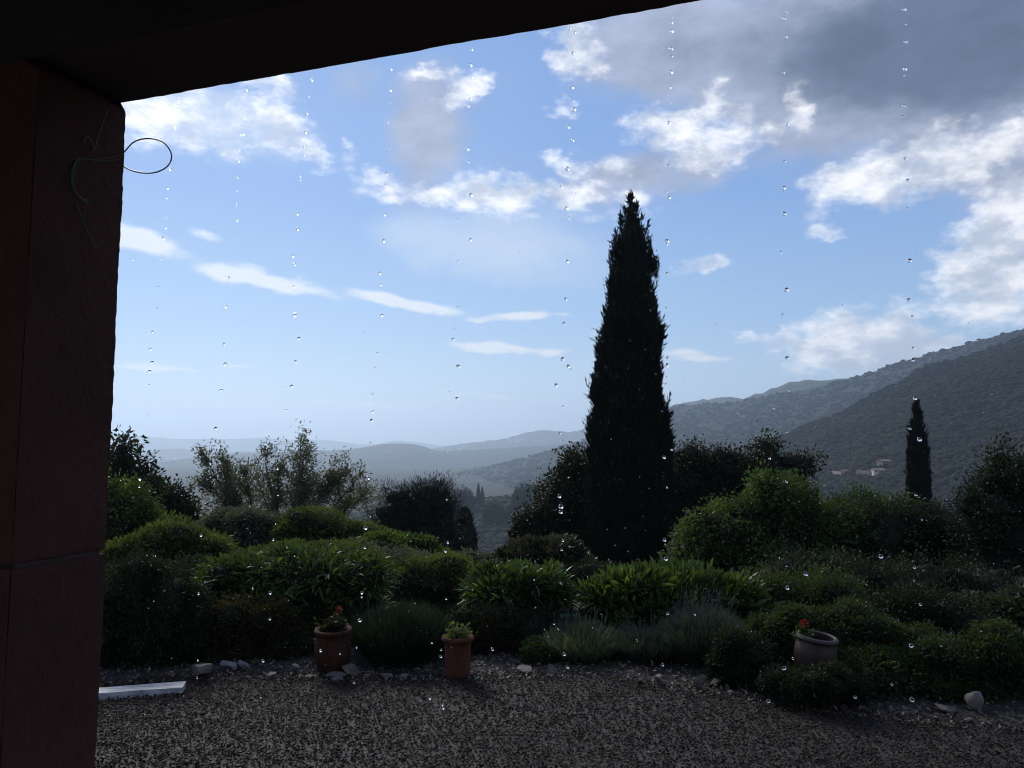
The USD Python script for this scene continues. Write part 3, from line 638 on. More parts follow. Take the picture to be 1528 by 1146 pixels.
def sample(E, n, rng, depth=.35, lump=.4, clump=.0, nclump=0, seed=0, freq=2.2, inside=.7, floor=.01):
    """Points spread through the outer shell of a set of ellipsoids, with their outward directions."""
    w = np.array([r[0] * r[2] + r[1] * r[2] + r[0] * r[1] for c, r in E]); w /= w.sum()
    m = int(n * 1.7)
    def draw(m):
        k = rng.choice(len(E), m, p=w); d = unit(rng.normal(size=(m, 3)))
        c = np.array([e[0] for e in E])[k]; r = np.array([e[1] for e in E])[k]
        q = 1 + lump * 2 * (meshkit.fbm(d * freq + k[:, None] * 7.3 + seed, 3, seed) - .5)
        rad = q * (1 - depth * rng.random(m) ** 1.4 + .22 * rng.random(m) ** 6)
        return c + d * r * rad[:, None], unit(d / r), k
    if nclump:
        cp, cn, ck = draw(nclump); j = rng.integers(0, nclump, m)
        off = rng.normal(size=(m, 3)) * clump
        p = cp[j] + off; nn = unit(cn[j] + .8 * off / clump); k = ck[j]
    else:
        p, nn, k = draw(m)
    keep = p[:, 2] > ground_z(p[:, 0], p[:, 1]) + floor
    for i, (c, r) in enumerate(E):
        keep &= ~((np.linalg.norm((p - c) / r, axis=1) < inside) & (k != i))
    p, nn = p[keep], nn[keep]
    return p[:n], nn[:n]
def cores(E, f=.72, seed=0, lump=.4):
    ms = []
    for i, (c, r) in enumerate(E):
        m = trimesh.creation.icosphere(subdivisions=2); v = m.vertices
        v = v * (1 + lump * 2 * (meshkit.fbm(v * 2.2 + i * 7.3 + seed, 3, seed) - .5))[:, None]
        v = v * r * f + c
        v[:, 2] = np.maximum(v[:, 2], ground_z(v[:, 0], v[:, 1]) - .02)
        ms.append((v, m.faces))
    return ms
def gather(parts):
    vs, fs, o = [], [], 0
    for v, f in parts:
        vs.append(v); fs.append(f + o); o += len(v)
    return trimesh.Trimesh(np.vstack(vs), np.vstack(fs), process=False)
def stems(E, base, rng, r0=.03, n=5, twigs=3):
    """Limbs from the foot of the plant into each part of its crown."""
    ms = []
    top = np.mean([e[0] for e in E], 0)
    for c, r in E:
        for _ in range(twigs):
            end = c + rng.normal(size=3) * r * .35
            b0 = base + rng.normal(size=3) * np.array([r0, r0, 0]) * 1.5
            mid = b0 * .45 + end * .55 + rng.normal(size=3) * .06 * np.linalg.norm(end - b0) * np.array([1, 1, .3]); mid[2] = b0[2] + (end[2] - b0[2]) * .5
            pts = smooth_path([b0, (b0 + mid) / 2 + [0, 0, .02], mid, end], 3)
            ms.append(tube(pts, np.linspace(r0 * rng.uniform(.6, 1), r0 * .12, len(pts)), 5))
    return join(ms)
def foot(px, D):
    x = P(px, 700, D)[0]
    return np.array([x, D, float(ground_z(x, D))])
_seed = [100]
def plant(name, label, cat, look, D, lobes, n, leaf_size, aspect=.4, group=None, droop=.1, lance=False, out=1.0, up=.4, jit=.7, clump=0.0, nclump=0, depth=.35, lump=.4, core=.72, r0=None,
          names=('stems', 'foliage'), foot_px=None, extra=None, singles=0, inside=.7, single_look=None, twigs=3):
    _seed[0] += 1; sd = _seed[0]; rng = np.random.default_rng(sd)
    E = ellipsoids(lobes, D)
    p, nn = sample(E, n, rng, depth, lump, clump, nclump, sd, inside=inside)
    ax = unit(nn * out + UP * up + rng.normal(size=p.shape) * jit)
    ln = leaf_size * (.6 + .8 * rng.random(len(p)))
    b = foot(foot_px if foot_px else np.mean([l[0] for l in lobes]), D)
    t = thing(name, label, cat, group)
    if singles:
        near = np.argsort(np.linalg.norm(p - np.array([0, 0, EYE]), axis=1) - .35 * p[:, 2] + .35 * rng.random(len(p)))[:singles]
        V, f, k = blades(p[near], ax[near], ln[near], ln[near] * aspect, rng, droop, lance)
        V = V.reshape(-1, k, 3); nf = len(f) // len(near)
        for i in range(len(near)):
            part('leaf', (V[i], f[:nf]), M[single_look], t)
        rest = np.setdiff1d(np.arange(len(p)), near); p, ax, ln = p[rest], ax[rest], ln[rest]
    V, f, _ = blades(p, ax, ln, ln * aspect, rng, droop, lance)
    pieces = [(V, f)]
    if extra:
        pieces += extra(rng)
    part(names[0], stems(E, b, rng, r0 or .012 * max(1, D / 6), twigs=twigs), M['bark'], t, True)
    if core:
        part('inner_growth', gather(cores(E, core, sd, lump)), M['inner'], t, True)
    part(names[1], gather(pieces), M[look], t, kind='stuff' if singles else None)
    return t

# --- tall cypresses
def cypress(label, D, outline, foot_py, n, spray, seed, lumps=.22, tufts=()):
    """outline: (py, left px, right px) from the tip down."""
    rng = np.random.default_rng(seed); s = SIZE(D)
    o = np.array(outline, float)
    zz = np.array([P(CX, y, D)[2] for y in o[:, 0]]); cx = np.array([P((a + b) / 2, 700, D)[0] for _, a, b in o]); hw = np.maximum((o[:, 2] - o[:, 1]) / 2 * s - spray * .38, .012)
    order = np.argsort(zz); zz, cx, hw = zz[order], cx[order], hw[order]
    zb = float(ground_z(cx[0], D))
    m = int(n * 1.3)
    z = zz[0] + (zz[-1] - zz[0]) * (1 - rng.random(m) ** .80)
    keep = rng.random(m) < np.interp(z, zz, hw) / hw.max() + .12
    z = z[keep][:n]; th = rng.random(len(z)) * 2 * np.pi
    R_ = np.interp(z, zz, hw)
    q = np.stack([np.cos(th) * 1.7, np.sin(th) * 1.7, z * 1.1 / (D / 16)], -1)
    bulge = 1 + lumps * 2.2 * (meshkit.fbm(q * 1.3, 4, seed) - .52)
    rad = R_ * bulge * (1 - .30 * rng.random(len(z)) ** 1.6)
    outw = np.stack([np.cos(th), np.sin(th), 0 * th], -1)
    p = outw * rad[:, None]; p[:, 0] += np.interp(z, zz, cx); p[:, 1] += D; p[:, 2] = z
    ax = unit(outw * .42 + UP + rng.normal(size=p.shape) * .26)
    ln = spray * (.55 + .9 * rng.random(len(z))) * np.clip(np.interp(z, zz, hw) / hw.max() * 1.4, .45, 1)
    V, f, _ = blades(p, ax, ln, ln * .22, rng)
    # upright plumes that break the outline
    pl = []
    for k in range(240):
        zc = rng.uniform(zz[0] + .1 * (zz[-1] - zz[0]), zz[-1] - .02 * (zz[-1] - zz[0])); a = rng.random() * 2 * np.pi; r_ = np.interp(zc, zz, hw) * rng.uniform(.86, 1.0)
        c = np.array([np.interp(zc, zz, cx) + r_ * math.cos(a), D + r_ * math.sin(a), zc])
        h = spray * rng.uniform(1.2, 3.2) * min(1, .25 + r_ / hw.max() * 1.3); kk = 26
        tt = rng.random(kk); pp = c + np.outer(tt, np.array([math.cos(a) * .22, math.sin(a) * .22, 1]) * h) + rng.normal(size=(kk, 3)) * spray * .16 * (1 - tt)[:, None]
        l2 = spray * .7 * (.5 + rng.random(kk)); v2, f2, _ = blades(pp, unit(np.array([math.cos(a) * .3, math.sin(a) * .3, 1]) + rng.normal(size=(kk, 3)) * .3), l2, l2 * .2, rng)
        pl.append((v2, f2))
    for (tx, ty, tr) in tufts:
        kk = 420; c = P(tx, ty, D - .1); rr3 = rng.normal(size=(kk, 3)) * tr * s * np.array([.42, .5, 1.0])
        l2 = spray * .75 * (.5 + rng.random(kk)); v2, f2, _ = blades(c + rr3, unit(UP + np.array([(tx - 940) / 120, 0, 0]) + rng.normal(size=(kk, 3)) * .35), l2, l2 * .2, rng)
        pl.append((v2, f2))
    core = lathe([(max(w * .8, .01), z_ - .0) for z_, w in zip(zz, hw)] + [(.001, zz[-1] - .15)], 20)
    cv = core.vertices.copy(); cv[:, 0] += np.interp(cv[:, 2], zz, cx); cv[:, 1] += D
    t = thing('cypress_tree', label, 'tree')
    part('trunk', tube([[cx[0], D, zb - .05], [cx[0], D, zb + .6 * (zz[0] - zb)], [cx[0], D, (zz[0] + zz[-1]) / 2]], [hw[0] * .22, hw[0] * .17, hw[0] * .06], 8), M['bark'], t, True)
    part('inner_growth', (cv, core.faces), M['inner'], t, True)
    part('crown', gather([(V, f)] + pl), M['cypress'], t)
cypress('tall dark columnar cypress rising far above everything in the garden', 16, [(286, 943, 947), (300, 940, 951), (320, 934, 958), (350, 923, 974), (380, 914, 979), (420, 909, 980), (460, 905, 983), (500, 899, 986), (540, 892, 988), (580, 886, 990), (610, 884, 997), (660, 881, 1004), (720, 878, 1003), (780, 877, 1000), (840, 878, 994), (885, 884, 986)],
        900, 34000, .15, 51, .24, [(921, 372, 9), (914, 430, 9), (898, 520, 10), (889, 590, 10), (886, 640, 12), (994, 660, 11), (992, 625, 8), (984, 500, 9), (975, 400, 8), (882, 730, 12), (992, 730, 10)])
cypress('slim dark cypress standing alone before the right hillside', 34, [(596, 1370, 1372), (610, 1366, 1375), (640, 1361, 1380), (680, 1356, 1385), (720, 1354, 1386), (760, 1354, 1386), (800, 1357, 1383)], 800, 9000, .20, 52)
cypress('small pointed conifer tip beside the round pine', 32, [(764, 693, 695), (775, 688, 700), (795, 682, 706), (830, 676, 712), (850, 676, 712)], 860, 3500, .22, 53)

# --- trees behind the garden
plant('broadleaf_tree', 'dark small tree with open twiggy top against the pillar', 'tree', 'oak', 13, [(188, 690, 30, 26), (176, 715, 26, 34), (206, 735, 30, 34), (185, 775, 46, 45)], 7500, .075, .5, clump=.10, nclump=170, core=.5, names=('trunk', 'crown'), depth=.6)
plant('broadleaf_tree', 'dark rounded tree between the pillar tree and the airy tree', 'tree', 'oak', 15, [(249, 752, 30, 30), (275, 775, 28, 26), (228, 745, 20, 24), (255, 800, 45, 30)], 7500, .075, .5, clump=.11, nclump=190, core=.6, names=('trunk', 'crown'))
plant('evergreen_oak', 'dark evergreen oak just left of the tall cypress', 'tree', 'oak', 18, [(862, 698, 24, 26), (845, 742, 38, 42), (808, 788, 42, 28), (872, 785, 40, 60), (785, 800, 24, 22), (840, 830, 50, 40)], 22500, .075, .55, up=.1, clump=.13, nclump=195, core=.78, names=('trunk', 'crown'))
plant('evergreen_oak', 'broad dark oak just right of the tall cypress with several tops', 'tree', 'oak', 19, [(1030, 695, 32, 30), (1078, 706, 38, 36), (1143, 684, 24, 32), (1182, 702, 32, 24), (1110, 740, 66, 46), (1050, 760, 58, 56), (1162, 736, 42, 30), (1010, 730, 30, 50)], 30000, .075, .55, up=.1, clump=.13, nclump=247, core=.78, names=('trunk', 'crown'))
plant('pine_tree', 'dark round crowned pine in the centre left of the garden', 'tree', 'pine', 22, [(628, 757, 50, 36), (590, 770, 40, 32), (660, 775, 30, 32), (612, 788, 56, 28), (570, 790, 28, 22), (676, 800, 16, 14), (692, 778, 10, 8), (686, 815, 14, 10), (668, 762, 10, 12)], 22000, .13, .11, clump=.15, nclump=300, core=.6, up=.9, jit=.6, names=('trunk', 'crown'), depth=.3, lump=.5)

# --- the airy tree: long shoots with scattered leaves
def airy(label, D, base_px, tips, n_leaf, leaf_size, look, seed):
    rng = np.random.default_rng(seed)
    b = foot(base_px, D); tubes, lp, la = [], [], []
    for px, py in tips:
        end = P(px, py, D + rng.uniform(-.6, .6)); ln = np.linalg.norm(end - b)
        m1 = b * .6 + end * .4 + rng.normal(size=3) * .05 * ln; m2 = b * .28 + end * .72 + rng.normal(size=3) * .03 * ln
        pts = smooth_path([b, m1, m2, end], 6); tubes.append(tube(pts, np.linspace(.035, .004, len(pts)), 5))
        for k in range(26):
            t0 = rng.uniform(.42, .99); i = t0 * (len(pts) - 1); o = pts[int(i)]
            d = unit(unit(end - b) * .8 + rng.normal(size=3) * .75 + UP * .2); tl = rng.uniform(.3, 1.05) * (1.3 - t0)
            tw_ = o + np.outer(np.linspace(0, 1, 4), d) * tl; tubes.append(tube(tw_, np.linspace(.005, .0015, 4), 3))
            kk = int(n_leaf / len(tips) / 26); tt = rng.random(kk)
            lp.append(o + np.outer(tt, d) * tl + rng.normal(size=(kk, 3)) * .05); la.append(d * .6 + rng.normal(size=(kk, 3)) * .7)
    p, ax = np.vstack(lp), np.vstack(la)
    l = leaf_size * (.6 + .8 * rng.random(len(p)))
    t = thing('airy_tree', label, 'tree')
    part('trunk', join(tubes), M['bark'], t, True)
    part('crown', gather([blades(p, ax, l, l * .33, rng)[:2]]), M[look], t)
airy('pale feathery tree of upright shoots, see-through against the valley', 14, 420, [(297, 668), (318, 682), (335, 700), (358, 690), (378, 705), (402, 672), (420, 692), (447, 655), (462, 672), (475, 700), (498, 705), (520, 688), (541, 706), (550, 730), (300, 720), (345, 735), (440, 720), (520, 740)], 24000, .062, 'airy', 61)

# --- middle row of bushes
B = 'bushes behind the flower bed'
plant('bush', 'yellow green laurel bush pressed against the pillar side', 'bush', 'laurel', 9.5, [(185, 752, 38, 34), (168, 795, 40, 38), (205, 790, 34, 34)], 8000, .06, .42, clump=.06, nclump=200)
plant('bush', 'grey green rounded bush under the airy tree', 'bush', 'olive', 11, [(365, 790, 58, 30), (330, 800, 40, 28), (405, 800, 40, 26)], 11000, .05, .35)
plant('bush', 'soft green bush between the airy tree and the pine', 'bush', 'feather', 10.8, [(470, 785, 52, 28), (520, 800, 50, 26), (440, 800, 40, 28)], 11000, .05, .35)
plant('bush', 'fresh green bush at the foot of the round pine', 'bush', 'laurel', 10, [(590, 818, 50, 24), (560, 812, 34, 18), (640, 838, 34, 18)], 8000, .05, .42)
plant('bush', 'large bright green laurel right of the tall cypress', 'bush', 'laurel', 10.5, [(1158, 748, 48, 36), (1085, 792, 66, 44), (1212, 785, 52, 38), (1150, 835, 96, 60), (1036, 830, 34, 60), (1262, 790, 32, 28), (1120, 772, 40, 34)], 28000, .062, .42, clump=.075, nclump=420)
plant('bush', 'big dark shrub right of the laurel below the slim cypress', 'bush', 'darkshrub', 10.5, [(1320, 805, 56, 48), (1392, 792, 58, 40), (1330, 870, 80, 60), (1400, 880, 70, 56), (1440, 850, 40, 50)], 22000, .05, .4, clump=.08, nclump=330)
plant('bush', 'tall dull green shrub filling the right edge', 'bush', 'darkshrub', 9.6, [(1504, 725, 46, 50), (1475, 785, 50, 50), (1535, 760, 50, 80), (1490, 860, 74, 66), (1570, 800, 60, 90)], 22000, .05, .4, clump=.08, nclump=330)
plant('bush', 'feathery green shrub left of the strap leaved mound', 'bush', 'feather', 7.8, [(252, 832, 70, 40), (200, 850, 56, 38), (305, 822, 46, 32), (170, 860, 40, 40)], 16000, .05, .28)
plant('bush', 'nearly black hedge in the corner behind the plank', 'bush', 'darkshrub', 5.65, [(232, 925, 78, 80), (178, 905, 40, 66), (292, 935, 34, 60), (222, 985, 80, 50)], 26000, .030, .4, core=.8)
plant('bush', 'small greyish bush at the foot of the pillar behind the plank', 'bush', 'rosemary', 5.5, [(160, 960, 24, 46), (168, 990, 22, 30)], 5000, .03, .3)
plant('bush', 'bronze leaved photinia with upright sprigs beside the cypress foot', 'bush', 'photinia', 8.6, [(812, 838, 52, 36), (846, 865, 40, 42), (780, 832, 32, 26), (800, 885, 60, 40)], 11000, .06, .33, lance=True, up=.8, depth=.4)
plant('bush', 'clipped rounded shrub with yellow green crown, centre left', 'bush', 'feather', 7.1, [(645, 866, 68, 36), (615, 880, 46, 40), (680, 882, 40, 40), (648, 915, 76, 56)], 20000, .032, .35, up=.7, core=.82)
plant('bush', 'wide yellow topped shrub behind the left strap leaved mound', 'bush', 'feather', 7.6, [(420, 838, 80, 24), (505, 832, 60, 26), (370, 850, 50, 26), (545, 850, 34, 26)], 13000, .04, .3, up=.9)
# --- long leaved shrubs, their front leaves one by one
plant('oleander', 'left strap leaved mound behind the urn with drooping pale leaves', 'shrub', 'oleander', 6.25, [(375, 866, 60, 36), (450, 858, 78, 38), (528, 868, 44, 36), (430, 922, 100, 56), (345, 915, 44, 56), (520, 925, 50, 56)], 9000, .105, .15, lance=True, droop=.35, up=.75, jit=.55, singles=280, single_look='oleander_blade', core=.78)
plant('oleander', 'middle strap leaved shrub right of the tall clay pot', 'shrub', 'oleander', 6.3, [(770, 882, 60, 36), (738, 890, 38, 42), (812, 900, 34, 44), (772, 935, 72, 52)], 7000, .105, .15, lance=True, droop=.3, up=.8, jit=.5, singles=260, single_look='oleander_blade', core=.78)
plant('oleander', 'large bright green oleander mound in front of the cypress', 'shrub', 'oleander', 6.2, [(1000, 888, 86, 36), (932, 896, 48, 30), (1078, 900, 54, 34), (1000, 932, 112, 46), (1122, 925, 28, 24)], 9500, .13, .16, lance=True, droop=.22, up=1.0, jit=.5, singles=300, single_look='oleander_blade', core=.74)
plant('oleander', 'yellow edged strap leaved shrub at the right edge', 'shrub', 'photinia', 6.3, [(1478, 914, 46, 18), (1530, 908, 36, 24), (1440, 922, 24, 14)], 3200, .11, .14, lance=True, droop=.4, up=.7, singles=120, single_look='oleander_blade')
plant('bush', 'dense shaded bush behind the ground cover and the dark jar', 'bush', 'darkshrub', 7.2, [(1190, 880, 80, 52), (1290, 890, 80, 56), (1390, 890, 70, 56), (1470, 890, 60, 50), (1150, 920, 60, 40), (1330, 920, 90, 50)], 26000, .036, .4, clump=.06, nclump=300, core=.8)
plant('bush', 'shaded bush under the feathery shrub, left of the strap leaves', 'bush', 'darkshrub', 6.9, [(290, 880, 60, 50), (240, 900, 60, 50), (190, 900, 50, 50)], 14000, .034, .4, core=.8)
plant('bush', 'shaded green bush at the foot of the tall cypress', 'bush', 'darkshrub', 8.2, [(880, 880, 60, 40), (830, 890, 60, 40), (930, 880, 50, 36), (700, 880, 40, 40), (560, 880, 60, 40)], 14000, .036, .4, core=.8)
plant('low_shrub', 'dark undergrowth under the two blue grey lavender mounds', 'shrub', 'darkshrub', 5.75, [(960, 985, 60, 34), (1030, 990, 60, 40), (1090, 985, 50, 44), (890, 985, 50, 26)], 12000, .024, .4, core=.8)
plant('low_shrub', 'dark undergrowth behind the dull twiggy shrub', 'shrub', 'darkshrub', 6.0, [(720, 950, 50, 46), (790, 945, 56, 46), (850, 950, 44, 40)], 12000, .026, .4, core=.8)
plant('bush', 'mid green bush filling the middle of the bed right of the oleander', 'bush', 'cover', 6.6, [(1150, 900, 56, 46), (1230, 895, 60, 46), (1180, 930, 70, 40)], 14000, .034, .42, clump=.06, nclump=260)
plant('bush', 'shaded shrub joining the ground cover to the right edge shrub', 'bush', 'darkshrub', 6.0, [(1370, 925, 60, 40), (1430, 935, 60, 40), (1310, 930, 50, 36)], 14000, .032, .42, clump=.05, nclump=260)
plant('bush', 'grey green thicket above the clipped rounded shrub', 'bush', 'olive', 9.0, [(600, 842, 60, 26), (680, 850, 50, 24), (730, 850, 40, 24), (540, 830, 40, 22)], 9000, .04, .4)
plant('bush', 'tall leafy thicket left of the slim cypress', 'bush', 'laurel', 11.5, [(1290, 770, 44, 30), (1240, 780, 40, 36), (1330, 775, 40, 26)], 9000, .06, .42, clump=.08, nclump=200)
# --- front row
plant('low_shrub', 'brownish green low shrub in front of the left mound', 'shrub', 'brownish', 5.8, [(385, 935, 62, 46), (322, 962, 44, 38), (432, 968, 48, 36), (370, 980, 80, 28)], 15000, .028, .4)
plant('low_shrub', 'dull twiggy shrub between the tall clay pot and the lavender', 'shrub', 'brownish', 5.9, [(745, 950, 44, 40), (715, 965, 30, 34), (780, 970, 36, 30)], 8000, .026, .3, core=.5, depth=.6)
plant('low_shrub', 'little fresh green herb at the left foot of the lavender', 'shrub', 'cover', 5.6, [(802, 974, 26, 18), (835, 985, 20, 14)], 2600, .022, .5)
plant('ground_cover', 'spreading green ground cover around the dark jar', 'ground cover', 'cover', 5.3, [(1190, 932, 50, 28), (1262, 942, 66, 34), (1332, 965, 56, 36), (1250, 985, 110, 42), (1150, 960, 40, 40), (1290, 1010, 90, 40, -.3), (1370, 1010, 60, 44, -.3)], 34000, .026, .42)
plant('ground_cover', 'mounded green ground cover in the right front corner', 'ground cover', 'cover', 4.95, [(1432, 990, 58, 40), (1500, 978, 58, 40), (1400, 1020, 56, 36), (1500, 1035, 66, 40), (1560, 1000, 60, 50), (1440, 1040, 60, 30, -.1)], 26000, .026, .42)
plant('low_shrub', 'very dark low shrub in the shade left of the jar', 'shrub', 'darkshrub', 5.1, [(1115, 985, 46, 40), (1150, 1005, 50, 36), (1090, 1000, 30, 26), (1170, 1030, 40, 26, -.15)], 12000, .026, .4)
def tuft(name, label, look, D, px, top, bottom, rx, n, width, seed, stalk=0, stalk_top=0, spread=.35, cat='lavender'):
    """A mound of upright thin stems (lavender, rosemary), with taller flower stalks."""
    rng = np.random.default_rng(seed); s = SIZE(D)
    c = P(px, bottom, D); c[2] = float(ground_z(c[0], c[1])); H = P(px, top, D)[2] - c[2]; R_ = rx * s
    a = rng.random(n) * 2 * np.pi; r = np.sqrt(rng.random(n)); h0 = rng.random(n) ** .8
    outw = np.stack([np.cos(a), np.sin(a), 0 * a], -1)
    lumps = .75 + .5 * meshkit.fbm(np.stack([np.cos(a) * r * 2.2, np.sin(a) * r * 2.2, 0 * a], -1) + seed, 3, seed)
    z = H * lumps * np.sqrt(np.clip(1 - (r * .86) ** 2, 0, 1)) * (.02 + .80 * h0)
    p = c + outw * (r * R_ * (.72 + .4 * h0))[:, None]; p[:, 2] = c[2] + z
    ax = unit(outw * (spread * r)[:, None] * 2 + UP + rng.normal(size=p.shape) * .28)
    l = H * (.16 + .22 * rng.random(n))
    v, f, _ = blades(p, ax, l, width * (.7 + .6 * rng.random(n)), rng)
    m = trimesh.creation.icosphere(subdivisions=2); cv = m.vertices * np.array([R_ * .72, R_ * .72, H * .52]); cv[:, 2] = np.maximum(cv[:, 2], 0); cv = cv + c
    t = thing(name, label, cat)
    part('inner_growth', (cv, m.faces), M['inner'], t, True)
    part('foliage', gather([(v, f)]), M[look], t)
    if stalk:
        a = rng.random(stalk) * 2 * np.pi; r = np.sqrt(rng.random(stalk)); outw = np.stack([np.cos(a), np.sin(a), 0 * a], -1)
        b = c + outw * (r * R_ * .6)[:, None] + UP * H * .6
        Hs = P(px, stalk_top, D)[2] - c[2]
        d = unit(outw * (r * .35)[:, None] + UP + rng.normal(size=b.shape) * .05); ll = (Hs - H * .6) * (.6 + .4 * rng.random(stalk))
        st = [tube([b[i], b[i] + d[i] * ll[i] * .5, b[i] + d[i] * ll[i] + outw[i] * .01], [.0016, .0013, .001], 3) for i in range(stalk)]
        hd = [tube([b[i] + d[i] * ll[i], b[i] + d[i] * (ll[i] + .018), b[i] + d[i] * (ll[i] + .036)], [.002, .0045, .0015], 4) for i in range(stalk)]
        part('flower_stalks', join(st + hd), M[look], t, True)
tuft('lavender', 'light green lavender clump of fine upright stems', 'lavender', 5.7, 868, 932, 992, 52, 5200, .006, 71, 70, 918)
tuft('lavender', 'blue grey lavender mound, lower one', 'lavgrey', 5.7, 966, 932, 1002, 50, 6000, .006, 72, 24, 915)
tuft('lavender', 'taller blue grey lavender mound with thin flower stalks', 'lavgrey', 5.6, 1050, 908, 1012, 56, 8500, .006, 73, 60, 882)
tuft('rosemary', 'dark bushy rosemary between the urn and the tall pot', 'rosemary', 5.65, 598, 902, 1004, 66, 12000, .005, 74, cat='rosemary')
tuft('rosemary', 'smaller dark rosemary spilling over behind the tall pot', 'rosemary', 5.9, 672, 925, 1004, 34, 5000, .005, 75, cat='rosemary')
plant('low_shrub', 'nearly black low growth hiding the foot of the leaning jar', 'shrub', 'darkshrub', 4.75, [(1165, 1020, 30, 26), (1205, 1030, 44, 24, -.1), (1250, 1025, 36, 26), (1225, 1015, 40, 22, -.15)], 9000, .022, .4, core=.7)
# --- plants in the pots
def potted(name, label, c, z, look, n, spread, hgt, leaf_size, seed, flower=None, shift=(0, 0)):
    rng = np.random.default_rng(seed)
    b = c + np.array([shift[0], shift[1], z])
    t = thing(name, label, 'plant')
    tips = b + np.stack([rng.normal(size=14) * spread, rng.normal(size=14) * spread, hgt * (.4 + .6 * rng.random(14))], -1)
    part('stems', join([tube(smooth_path([b + rng.normal(size=3) * [.02, .02, 0], (b + q) / 2 + [0, 0, .02], q], 3), np.linspace(.003, .0015, 7), 4) for q in tips]), M['bark'], t, True)
    j = rng.integers(0, 14, n); w = rng.random(n)[:, None]
    p = b * (1 - w) + tips[j] * w + rng.normal(size=(n, 3)) * .018; ax = unit(rng.normal(size=(n, 3)) + UP * .5)
    l = leaf_size * (.6 + .8 * rng.random(n)); part('foliage', gather([blades(p, ax, l, l * .6, rng)[:2]]), M[look], t)
    for (fx, fz, petal, fr) in flower or []:
        o = b + np.array([fx, -.01, fz]); k = 46
        d = unit(rng.normal(size=(k, 3))); l = fr * (.7 + .5 * rng.random(k)); part('flower', gather([blades(o + d * fr * .3, d, l, l * .8, rng)[:2]]), M[petal], t)
        part('flower_stem', tube([b, (b + o) / 2 + [.01, 0, .02], o], .0022, 5), M['bark'], t, True)
potted('potted_geranium', 'leafy plant with one orange flower growing in the urn', c1, .26, 'brownish', 420, .05, .12, .035, 81, [(.035, .165, 'orange_petal', .022)])
potted('potted_herb', 'small bushy green plant in the straight sided pot', c2, .24, 'feather', 500, .045, .11, .026, 82)
potted('potted_geranium', 'small green plant with one red flower in the leaning jar', c3, .31, 'cover', 260, .028, .075, .028, 83, [(.0, .105, 'red_petal', .025)], shift=(-.04, 0))

# ------------------------------------------------------------------ far houses and trees on the hills
def surface_hit(surf, px, py, lo=.02, hi=.98):
    """The point of a hill's front that the view shows nearest to (px, py)."""
    X, Y, Z = surf; n = X.shape[0]
    v = np.stack([X, Y, Z - EYE], -1)
    fy = v[..., 1] * math.cos(PITCH) + v[..., 2] * math.sin(PITCH); fz = -v[..., 1] * math.sin(PITCH) + v[..., 2] * math.cos(PITCH)
    d = (CX + F * v[..., 0] / fy - px) ** 2 + (CY - F * fz / fy - py) ** 2
    i, j = np.unravel_index(np.argmin(d), d.shape)
    return np.array([X[i, j], Y[i, j], Z[i, j]])
def house_parts(w, d, h, pitch):
    wall = trimesh.creation.box([w, d, h + 3]); wall.apply_translation([0, 0, h / 2 - 1.5])
    e = .35; r = pitch
    v = np.array([[-w / 2 - e, -d / 2 - e, h], [w / 2 + e, -d / 2 - e, h], [w / 2 + e, d / 2 + e, h], [-w / 2 - e, d / 2 + e, h], [-w / 2 - e, 0, h + r], [w / 2 + e, 0, h + r]])
    v = np.vstack([v, v - [0, 0, .22]])
    f = [[0, 1, 5], [0, 5, 4], [2, 3, 4], [2, 4, 5], [3, 0, 4], [1, 2, 5], [6, 8, 7], [6, 9, 8], [0, 7, 1], [0, 6, 7], [2, 9, 3], [2, 8, 9], [3, 6, 0], [3, 9, 6], [1, 8, 2], [1, 7, 8]]
    return wall, trimesh.Trimesh(v, f, process=False)
def farmhouse(label, px, py, w, d, h, rot, look, wins, cat='house'):
    p = surface_hit(R6, px, py)
    t = thing('farmhouse', label, cat, loc=p + np.array([0, 0, .8])); UsdGeom.Xform(t).AddRotateZOp().Set(rot)
    wall, roof = house_parts(w, d, h, 1.0)
    part('wall', wall, M[look], t); part('roof', moved(roof, [0, 0, .01]), M['roof_tile'], t)
    for x, z, ww, hh in wins:
        part('window', moved(trimesh.creation.box([ww, .2, hh]), [x, -d / 2 - .06, z]), M['dark_pane'], t)
farmhouse('ochre farmhouse with tiled roof, upper one on the right hillside', 1321, 697, 7.5, 6, 2.7, 14, 'house_wall', [(-2.2, 1.6, .8, 1.1), (0, 1.6, .8, 1.1), (2.2, 1.6, .8, 1.1)])
farmhouse('pale house with wide dark opening, below the ochre farmhouse', 1310, 708, 7.5, 6, 2.8, -6, 'pale_wall', [(1.0, 1.2, 2.6, 1.5), (-2.4, 1.6, .8, 1.0)])
farmhouse('small low outbuilding left of the two farmhouses', 1262, 708, 5, 4, 1.9, 8, 'house_wall', [(0, 1.1, .8, .8)], 'outbuilding')
for (pa, pb, lab) in [(((1278, 713), (1299, 712)), 3.0, 'pale terrace wall between the farmhouse and the outbuilding'), (((1243, 712), (1256, 712)), 2.2, 'short pale terrace wall at the far left of the farm')]:
    a, b = surface_hit(R6, *pa[0]), surface_hit(R6, *pa[1]); mid = (a + b) / 2; L0 = np.linalg.norm((b - a)[:2]); an = math.atan2(b[1] - a[1], b[0] - a[0])
    m = trimesh.creation.box([L0, .6, pb + 3]); m.apply_transform(trimesh.transformations.rotation_matrix(an, [0, 0, 1])); m.apply_translation(mid + [0, 0, pb / 2])
    single('terrace_wall', m, M['house_wall'], label=lab, cat='wall')
rng = np.random.default_rng(91)
hs = [trimesh.util.concatenate(house_parts(w, d, h, 1.8)) for w, d, h in [(12, 9, 6), (16, 10, 7), (10, 10, 8), (20, 10, 6)]]
